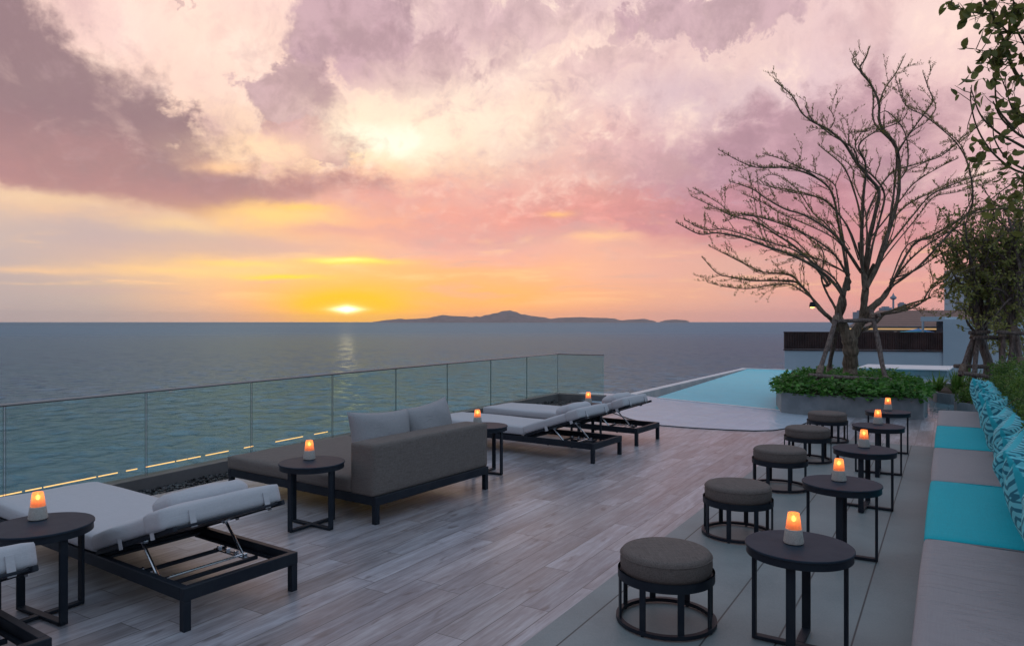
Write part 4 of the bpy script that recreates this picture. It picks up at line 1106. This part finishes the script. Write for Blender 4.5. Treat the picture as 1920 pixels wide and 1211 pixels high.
# leafy trees on the right: trunk, limbs grown towards a crown
def leafy_tree(name, base, trunk_pts, r0, crown, nleaf, L, leafm, label, seed, nl=14, group=None, spread=1.0):
    r = random.Random(seed); t = empty(name, base, 0, label, 'tree', group); O = Vector(base); wood = MB(); lv = MB()
    T = Tree(seed); tp = T.curve([Vector(p)-O for p in trunk_pts], 5); m_ = len(tp)
    wood.tube(tp, [r0*(1-.5*k/(m_-1)) for k in range(m_)], 8)
    tips = []
    for i in range(nl):
        (cx, cy, cz, sx, sy, sz) = r.choice(crown)
        g = rvec(r); e = Vector((cx+g.x*sx, cy+g.y*sy, cz+g.z*sz))-O
        s_ = tp[int(m_*r.uniform(.35, .98))]; mid = s_.lerp(e, .5)+Vector((r.uniform(-.2, .2), r.uniform(-.2, .2), r.uniform(-.05, .3)))*spread
        c = T.curve([s_, s_.lerp(mid, .5)+rvec(r)*.08, mid, mid.lerp(e, .5)+rvec(r)*.15*spread, e], 4); n = len(c)
        wood.tube(c, [max(.005, r0*.40*(1-.9*k/(n-1))) for k in range(n)], 6, False); tips.append(c)
        for k in range(n//3, n):
            if r.random() < .75:
                d = (rvec(r)+(c[k]-c[k-1]).normalized()*.8).normalized(); l_ = r.uniform(.25, .7)*spread
                cc = [c[k], c[k]+d*l_*.5+rvec(r)*.05, c[k]+d*l_+rvec(r)*.08+Vector((0, 0, .05))]; wood.tube(cc, [.008, .006, .003], 4, False); tips.append(cc)
    for i in range(nleaf):
        c = r.choice(tips); f = r.uniform(.35, 1)*(len(c)-1); k = min(int(f), len(c)-2); p = c[k].lerp(c[k+1], f-k)
        p = p + rvec(r)*r.uniform(0, .10)*spread; d = (rvec(r)+Vector((0, 0, -.1))).normalized(); l_ = L*r.uniform(.6, 1.15)
        lv.leaf(p, d, rvec(r), l_, l_*r.uniform(.45, .62), .12)
    wood.build('trunk', M['pole'], t, ang=60); lv.build('crown', M[leafm], t, smooth=False, recalc=False); return t
def E3(px, py, d, rx, ry, rz):
    p = at(px, py, d); return (p.x, p.y, p.z, rx, ry, rz)
# propped tree in the small planter
b1 = at(1852, 712, 18.2)
leafy_tree('leafy_tree', tuple(b1), [b1, at(1853, 680, 18.2), at(1840, 640, 18.3), at(1836, 590, 18.2), at(1842, 520, 18.4), at(1850, 450, 18.5)], .12,
   [E3(1845,400,18.3,1.0,1.0,.9), E3(1850,480,18.4,1.0,1.1,.9), E3(1860,545,18.6,.9,1,.7), E3(1800,560,17.8,.35,.5,.25), E3(1830,440,18,1.0,1,.8), E3(1810,420,17.8,.7,.9,1.0)], 4000, .12, 'leaf_tree', 'leafy tree braced by rope-tied timber props in the low planter', 71, 40)
b2 = at(1900, 690, 17.4)
leafy_tree('leafy_tree', tuple(b2), [b2, at(1900, 640, 17.4), at(1893, 590, 17.4), at(1900, 520, 17.5), at(1905, 430, 17.4)], .10,
   [E3(1905,400,17.4,1.0,1.0,1.1), E3(1900,500,17.4,.9,1,1.0), E3(1900,590,17.4,.6,.9,.5), E3(1930,350,17.2,.8,1,.9)], 4000, .11, 'leaf_tree', 'dense leafy tree at the right picture edge behind the hedge', 72, 40)
b2b = at(1880, 700, 19.6)
leafy_tree('leafy_tree', tuple(b2b), [b2b, at(1878, 640, 19.6), at(1870, 560, 19.7), at(1885, 470, 19.6)], .09,
   [E3(1880,520,19.6,.9,1.0,1.2), E3(1890,600,19.8,.7,.9,.9), E3(1900,440,19.6,1.0,.9,.9), E3(1905,640,19.8,.5,.7,.7)], 6000, .10, 'leaf_tree', 'shadowy leafy tree behind the other two at the right edge', 74, 34)
# near tree whose large leaves hang in from the upper right
b3 = at(2110, 700, 8.6); b3 = Vector((b3.x, b3.y, 1.13))
t = empty('large_leaved_tree', tuple(b3), 0, 'large-leaved tree reaching in from the upper right corner', 'tree'); O = Vector(b3); T = Tree(8); r = T.r; wood = MB(); lv = MB()
def br(px, d0, d1, r0, r1, leafy=1.0, f0=.25):
    n = len(px); c = T.curve([at(x, y, d0+(d1-d0)*i/(n-1))-O for i, (x, y) in enumerate(px)], 5); m_ = len(c)
    wood.tube(c, [r0+(r1-r0)*k/(m_-1) for k in range(m_)], 7)
    if leafy:
        for k in range(int(m_*f0), m_, 1):
            for _ in range(1 if r.random() < .8*leafy else 0):
                d = (rvec(r)+(c[k]-c[k-1]).normalized()*.5).normalized(); l_ = r.uniform(.08, .30); q = c[k]+d*l_
                wood.tube([c[k], c[k]+d*l_*.5+rvec(r)*.015, q], [.005, .004, .002], 4, False)
                for j in range(r.choice((0, 1, 2, 3))):
                    p = c[k]+d*l_*r.uniform(.5, 1.0); ld = (rvec(r)+Vector((0, 0, -.35))).normalized(); L_ = r.uniform(.075, .135); lv.oval(p+ld*.01, ld, rvec(r), L_, L_*.62, .2)
    return c
br([(2110, 700), (2090, 560), (2060, 430), (2020, 300), (1975, 210), (1930, 165)], 8.6, 7.4, .075, .03, 0)
br([(1930, 165), (1903, 135), (1880, 75), (1862, 30), (1845, 0), (1830, -50)], 7.4, 7.1, .020, .009, 1.0)
br([(1930, 60), (1895, 62), (1875, 45), (1860, 25)], 7.2, 7.3, .012, .006, 1.0)
br([(1862, 26), (1830, 25), (1800, 18), (1775, 5)], 7.2, 7.0, .006, .003, .9)
br([(1895, 110), (1872, 112), (1850, 98), (1825, 92)], 7.3, 7.1, .006, .003, .9)
br([(2020, 300), (1960, 262), (1920, 258), (1880, 225), (1862, 190)], 7.9, 7.4, .022, .006, .35)
br([(2040, 340), (1960, 298), (1905, 268), (1870, 248), (1838, 215), (1820, 165)], 8.0, 7.2, .020, .005, .22)
br([(1900, 240), (1872, 205), (1866, 160), (1872, 125)], 7.5, 7.3, .012, .005, .6)
br([(1960, 330), (1905, 320), (1860, 285), (1832, 240), (1820, 190), (1822, 160)], 8.0, 7.0, .014, .004, .30)
br([(1925, 320), (1890, 300), (1865, 262), (1862, 225)], 7.8, 7.2, .012, .004, .6, .4)
br([(2000, 250), (1940, 230), (1900, 205), (1885, 165), (1870, 130)], 7.6, 7.3, .012, .004, .9)
br([(1960, 130), (1925, 90), (1905, 50), (1900, 0), (1905, -40)], 7.4, 7.0, .012, .005, .9)
br([(1990, 60), (1940, 30), (1905, 8), (1880, -25)], 7.4, 7.0, .010, .004, 1.0)
br([(2050, 480), (1980, 430), (1920, 395), (1870, 392), (1820, 402), (1780, 420)], 8.2, 7.6, .022, .004, .25, .5)
br([(2060, 430), (1990, 350), (1930, 330), (1890, 350), (1850, 380)], 8.2, 7.6, .016, .004, .4)
# leafy clusters seen in the photograph
def cluster(px, py, d, n, sp, L=.11):
    p0 = at(px, py, d)-O
    for j in range(n):
        p = p0+rvec(r)*sp*r.random(); ld = (rvec(r)+Vector((0, 0, -.4))).normalized(); lv.oval(p, ld, rvec(r), L*r.uniform(.7, 1.2), L*.62, .2)
        wood.tube([p0+(p-p0)*.2, p], [.003, .002], 3, False)
for a in [(1845,100,7.2,16,.12),(1870,112,7.3,22,.16),(1890,95,7.3,14,.12),(1842,148,7.1,4,.06,.14),(1822,135,7.1,4,.06,.13),(1862,150,7.2,12,.12),(1900,150,7.3,10,.12),(1812,30,7.1,8,.10,.13),(1775,6,7.1,3,.05),(1885,25,7.1,14,.16),(1910,20,7.2,18,.16),(1900,60,7.2,12,.14),(1915,110,7.2,10,.12),(1905,200,7.5,8,.10,.13),(1912,215,7.6,8,.10,.12),(1890,285,7.6,6,.07),(1875,255,7.5,8,.09),(1832,265,7.3,9,.10),(1835,300,7.4,8,.10),(1895,310,7.6,8,.12),(1915,335,7.6,14,.2),(1905,370,7.7,14,.2),(1915,410,7.7,14,.24)]:
    cluster(*a)
wood.build('trunk', M['twig'], t, ang=60); lv.build('crown', M['leaf_big'], t, smooth=False, recalc=False)
# more timber props on the right
q = [at(1800, 704, 17.6), at(1812, 702, 18.9), at(1824, 742, 17.2)]; u = [at(1827, 625, 18.0), at(1830, 628, 18.4), at(1834, 620, 18.0)]
props('tree_props', [(q[0], u[0]), (q[1], u[1]), (q[2], u[2]), (at(1855, 690, 18.9), at(1842, 612, 18.4))],
      [(at(1790, 686, 17.8), at(1868, 688, 17.8)), (at(1805, 700, 17.3), at(1852, 706, 17.3)), (at(1818, 624, 17.8), at(1856, 622, 17.8)), (at(1826, 633, 17.7), at(1892, 633, 17.6))],
      'cluster of timber props tied round the tree in the low planter', .055)
props('tree_props', [(at(1882, 700, 17), at(1880, 620, 17.2)), (at(1892, 698, 17), at(1902, 610, 17.2)), (at(1915, 690, 16.8), at(1906, 615, 17.2))],
      [(at(1868, 622, 17), at(1935, 626, 16.8))], 'timber props rising behind the hedge at the right edge', .05)

# ------------------------------------------------------------------ neighbour building with roof terrace
M['white_wall'] = mat('pale_blue_white_render', rough=.8, fn=f_vary((.36,.46,.54), (.43,.52,.60), .25, 6))
M['brown_slat'] = mat('dark_brown_slat', rough=.6, fn=f_vary((.035,.018,.018), (.07,.036,.034), 1.3, 4))
def f_roof(nt, b):
    x, y, z = sep(nt, pos(nt)); c = noise(nt, vec(nt, x*3.0, y*3.0, z*8.0), 1, 4)
    st = ((z*7.0).fract()-.5).abs(); setc(nt, b, mixc(nt, smooth(st, .1, .45)*.6, mixc(nt, c, (.20,.115,.095), (.32,.19,.155)), (.11,.065,.055)))
M['roof'] = mat('brown_roof_tile', rough=.8, fn=f_roof)
M['grey_room'] = mat('grey_render', (.22,.22,.23), .8)
M['beige'] = mat('beige_fascia', (.50,.42,.33), .7)
M['soffit'] = emis('warm_terrace_light', (1, .62, .28), .55, (.4, .3, .2))
A = at(1470, 657, 42); B = at(1768, 663, 40); z0 = .36
A.z = B.z = z0; ud = (B-A).normalized(); wd = Vector((-ud.y, ud.x, 0))   # wd points away from us
if wd.dot(at(960, 603, 10)-Vector((0, 0, CAMH))) < 0: wd = -wd
wd = (Matrix.Rotation(R(-27), 3, 'Z') @ wd)
nb = empty('neighbour_building', tuple(A), 0, 'pale neighbouring building with brown-railed roof terrace and tiled roof', 'building')
def L2(u, w, z): p = ud*u + wd*w; return (p.x, p.y, z)
W0 = (B-A).length
def nbox(mb, u0, u1, w0, w1, za, zb):
    a = [L2(u0, w0, za), L2(u1, w0, za), L2(u1, w1, za), L2(u0, w1, za)]; mb.prism([(p[0], p[1]) for p in a], za, zb)
mb = MB(); nbox(mb, 0, W0, .1, 22, -35, -.02); nbox(mb, W0+.01, W0+9, .0, 22, -35, 2.0-z0+.12); mb.build('wall', M['white_wall'], nb, smooth=False)
mb = MB(); nbox(mb, W0-1.25, W0+.0, .6, 6, 2.02-z0-.0, 2.28-z0); nbox(mb, W0-1.2, W0-1.12, .6, .9, 0, 2.0-z0); mb.build('porch', M['white_wall'], nb, smooth=False)
mb = MB(); nbox(mb, W0-.62, W0-.0, 1.6, 5, 0, 2.01-z0); mb.build('side_wall', M['grey_room'], nb, smooth=False)
mb = MB(); n = 92
for k in range(n):
    u = W0*k/(n-1); mb.box(*L2(u, .12, .51), .055, .10, .96, 0, (0, 0, math.atan2(ud.y, ud.x)+.5))
for k in range(20): mb.box(*L2(.0, .3+k*.2, .51), .055, .10, .96, 0)
mb.build('railing_slats', M['brown_slat'], nb, smooth=False)
mb = MB(); nbox(mb, -.05, W0+.03, .06, .18, .99, 1.05); nbox(mb, -.05, W0+.03, .04, .2, -.06, .02); mb.build('railing', M['brown_slat'], nb, smooth=False)
mb = MB(); nbox(mb, 1.2, W0-.3, 6.2, 6.4, 1.05, 1.10); nbox(mb, 1.4, W0-.3, 5.9, 6.1, 1.26, 1.33); mb.build('fascia', M['beige'], nb, smooth=False)
mb = MB(); nbox(mb, 1.5, W0-.3, 6.42, 6.6, 1.13, 1.21); mb.build('terrace_light_strip', M['soffit'], nb, smooth=False)
mb = MB(); nbox(mb, .3, W0-.1, 9, 9.2, 0, 1.3); mb.build('rear_wall', M['grey_room'], nb, smooth=False)
mb = MB()
for uu in (4.5, 7.0): nbox(mb, uu, uu+.15, 6.2, 6.4, 0, 1.05)
mb.build('post', M['beige'], nb, smooth=False)
mb = MB()
zr0, zr1 = 1.34, 2.40
pa = [L2(1.9, 5.8, zr0), L2(W0+4, 5.8, zr0), L2(W0+4, 9.5, zr1), L2(2.8, 9.5, zr1)]; pb = [L2(1.9, 13.4, zr0), L2(W0+4, 13.4, zr0)]
v = [mb.b.verts.new(p) for p in pa+pb]; mb.b.faces.new((v[0], v[1], v[2], v[3])); mb.b.faces.new((v[3], v[2], v[5], v[4])); mb.b.faces.new((v[0], v[3], v[4])); mb.b.faces.new((v[1], v[5], v[2])); mb.b.faces.new((v[0], v[4], v[5], v[1]))
mb.build('roof', M['roof'], nb, smooth=False)
ps = empty('parasol', tuple(at(1722, 655, 44)), 0, 'blue parasol on the neighbouring roof terrace', 'parasol')
MB().lathe([(0, 1.30), (.95, 1.06), (.95, 1.02), (0, 1.22)], 8).build('canopy', mat('blue_canvas', (.02,.20,.45), .7), ps, smooth=False)
MB().lathe([(.02, 0), (.02, 1.25), (0, 1.25)], 8).build('pole', M['steel'], ps)
ps = empty('market_tent', tuple(at(1712, 662, 43)), 0, 'small turquoise covered stand behind the neighbouring terrace railing', 'stand')
mb = MB(); mb.box(0, 0, 1.06, 1.25, .8, .5, .05, (0, 0, R(YAW))); mb.build('cover', mat('turquoise_canvas', (.02,.32,.38), .7), ps, smooth=False)
mb = MB(); mb.box(-.1, -.1, .84, 1.9, .9, .05, .01, (0, 0, R(YAW))); mb.build('counter', M['beige'], ps, smooth=False)
for s in (-1, 1): MB().box(s*.5*math.cos(R(YAW)), s*.5*math.sin(R(YAW)), .42, .06, .06, .8, 0, (0, 0, R(YAW))).build('leg', M['dark_metal'], ps)
# white raised spa ledge at the far side of the pool
mb = MB(); c = at(1690, 690, 27.5); mb.prism([(c.x-1.35, c.y-1.4), (c.x+1.5, c.y-1.0), (c.x+1.7, c.y+1.6), (c.x-1.2, c.y+1.2)], -.1, .22)
o = empty('spa_tub', (c.x, c.y, 0), 0, 'low white-edged spa basin at the far side of the pool', 'spa tub')
w_ = mb.build('wall', M['pool_side'], smooth=False); w_.parent = o; w_.location = (-c.x, -c.y, 0)
mb = MB(); mb.prism([(-1.42, -1.47), (1.57, -1.07), (1.77, 1.67), (-1.27, 1.27)], .225, .26); mb.build('coping', M['white_coping'], o, smooth=False)
# pale high-rise glimpsed through the trees
hr = empty('apartment_tower', tuple(at(1936, 603, 95)-Vector((0, 0, 36))), YAW-8, 'pale apartment tower glimpsed through the foliage at the right edge', 'building')
mb = MB(); mb.box(0, 0, 21.6, 17.6, 10, 43.2, 0); mb.build('wall', M['white_wall'], hr, smooth=False)
mb = MB()
for k in range(13): mb.box(0, -5.25, 2.5+3.3*k, 17.9, .8, 1.0, 0)
mb.build('balcony_fronts', mat('grey_blue_band', (.32,.37,.42), .7), hr, smooth=False)
wm_ = mat('dark_window', (.03,.04,.05), .1)
for k in range(12):
    for j in range(6): MB().box(-7.2+2.9*j, -5.03, 4.2+3.3*k, 1.9, .1, 1.7, 0).build('window', wm_, hr, smooth=False)
# far skyline
M['far'] = mat('far_facade', (.25,.29,.35), .8)
def tower(px, wpx, ytop, d, label, kind='slab'):
    base = at(px, 603, d); base.z = SEA; h = CAMH + d*(603-ytop)/1336 - SEA; w = wpx*d/1336
    t = empty('distant_tower', tuple(base), YAW, label, 'tower', 'far skyline towers'); mb = MB()
    if kind == 'slab': mb.box(0, 0, h/2, w, w, h, 0); mb.box(0, 0, h+3, w*.6, w*.6, 6, 0)
    else: mb.lathe([(w*.25, 0), (w*.16, h*.55), (w*.15, h*.80), (w*.5, h*.84), (w*.5, h*.88), (w*.2, h*.92), (w*.12, h*.95), (w*.03, h), (0, h)], 16)
    mb.build('shaft', M['far'], t, smooth=False)
    if kind == 'slab':
        mb = MB()
        for k in range(int(h/8)): mb.box(0, -w*.5-.2, 5+8*k, w*.86, .5, 3, 0)
        mb.build('windows', M['grey_room'], t, smooth=False)
tower(1675, 11, 549, 3800, 'slim observation tower with round pod on the far skyline', 'spire')
tower(1690.5, 10, 569, 3800, 'narrow distant tower right of the observation tower')
tower(1660, 16, 577, 3400, 'broad distant block left of the observation tower')
tower(1618, 26, 585, 2600, 'pale distant block behind the spreading tree')

# ------------------------------------------------------------------ islands on the horizon
def f_isl(nt, b):
    setc(nt, b, mixc(nt, smooth(noise(nt, pos(nt), .004, 5), .35, .65), (.22,.17,.17), (.30,.22,.22)))  # pale mauve of distant haze put into the hill colour
M['island'] = mat('wooded_hills', rough=.95, spec=.1, fn=f_isl)
def island(prof, d, thick, seed):
    r = random.Random(seed); mb = MB(); pts = []
    for (x0, y0), (x1, y1) in zip(prof, prof[1:]):
        n = max(2, int((x1-x0)/3))
        for k in range(n): f = k/n; pts.append((x0+(x1-x0)*f, y0+(y1-y0)*(f*f*(3-2*f))))
    pts.append(prof[-1])
    rows_ = []
    for x, y in pts:
        h = CAMH + d*(602.6-y)/1336 - SEA; h *= 1+r.uniform(-.02, .02); col_ = []
        for j in range(-5, 6):
            f = j/5; p = at(x, 603, d + f*thick); p.z = SEA - 3 + max(0, h)*(math.cos(f*math.pi/2)**1.2)*(1+r.uniform(-.07, .07)*(j != 0)); col_.append(mb.b.verts.new(p))
        rows_.append(col_)
    for a, b in zip(rows_, rows_[1:]):
        for j in range(10): mb.b.faces.new((a[j], b[j], b[j+1], a[j+1]))
    o = mb.build('island_hills', M['island'], ang=80); return tag(o, kind='structure')
island([(728,603),(745,599.5),(770,597.5),(800,596),(815,593),(830,590),(850,592),(870,592.5),(886,594),(893,592),(900,593.5),(912,590),(928,587),(945,582.5),(955,581.5),(966,584),(978,588.5),(1000,592),(1018,594),(1033,597),(1050,595),(1070,594.5),(1090,594),(1112,595),(1135,595.5),(1150,596.5),(1165,600),(1182,598.5),(1195,598),(1207,597),(1222,600),(1230,602)], 26000, 1500, 1)
island([(1238,602),(1250,599.5),(1265,598.5),(1285,599.5),(1292,602)], 26500, 500, 2)
island([(700,602.5),(730,599),(750,597),(770,599),(800,602)], 31000, 700, 3)

# float line on the sea
fl = MB(); r_ = random.Random(2)
def seap(px, py): d = (CAMH-SEA)*1336/(py-603); return at(px, py, d)
def floats(pts):
    for (x0, y0), (x1, y1) in zip(pts, pts[1:]):
        n = int(abs(x1-x0)/2.6)+1
        for k in range(n):
            p = seap(x0+(x1-x0)*k/n, y0+(y1-y0)*k/n); fl.box(p.x, p.y, SEA+.25, 1.1, .8, .7, .2)
floats([(1352, 646), (1372, 642), (1400, 640.5), (1440, 641), (1468, 641)]); floats([(1352, 647), (1400, 648), (1440, 648.5), (1468, 648.5)])
tag(fl.build('float_line', M['dark_metal']), 'line of dark floats marking a swimming area on the sea', 'float line')

# ------------------------------------------------------------------ sea haze
hm = bpy.data.materials.new('sea_haze'); hm.use_nodes = True; nt = hm.node_tree; nt.nodes.clear()
o = nt.nodes.new('ShaderNodeOutputMaterial'); pv = nt.nodes.new('ShaderNodeVolumePrincipled'); pv.inputs['Color'].default_value = (1, 1, 1, 1); pv.inputs['Density'].default_value = 1.0e-5; pv.inputs['Anisotropy'].default_value = .2
nt.links.new(pv.outputs[0], o.inputs['Volume'])
mb = MB(); S_ = 36000; mb.box(0, 0, (SEA-1+430)/2, 2*S_, 2*S_, 431-SEA, 0); tag(mb.build('haze', hm, smooth=False), 'thin pink evening haze over the sea', 'haze', kind='stuff')
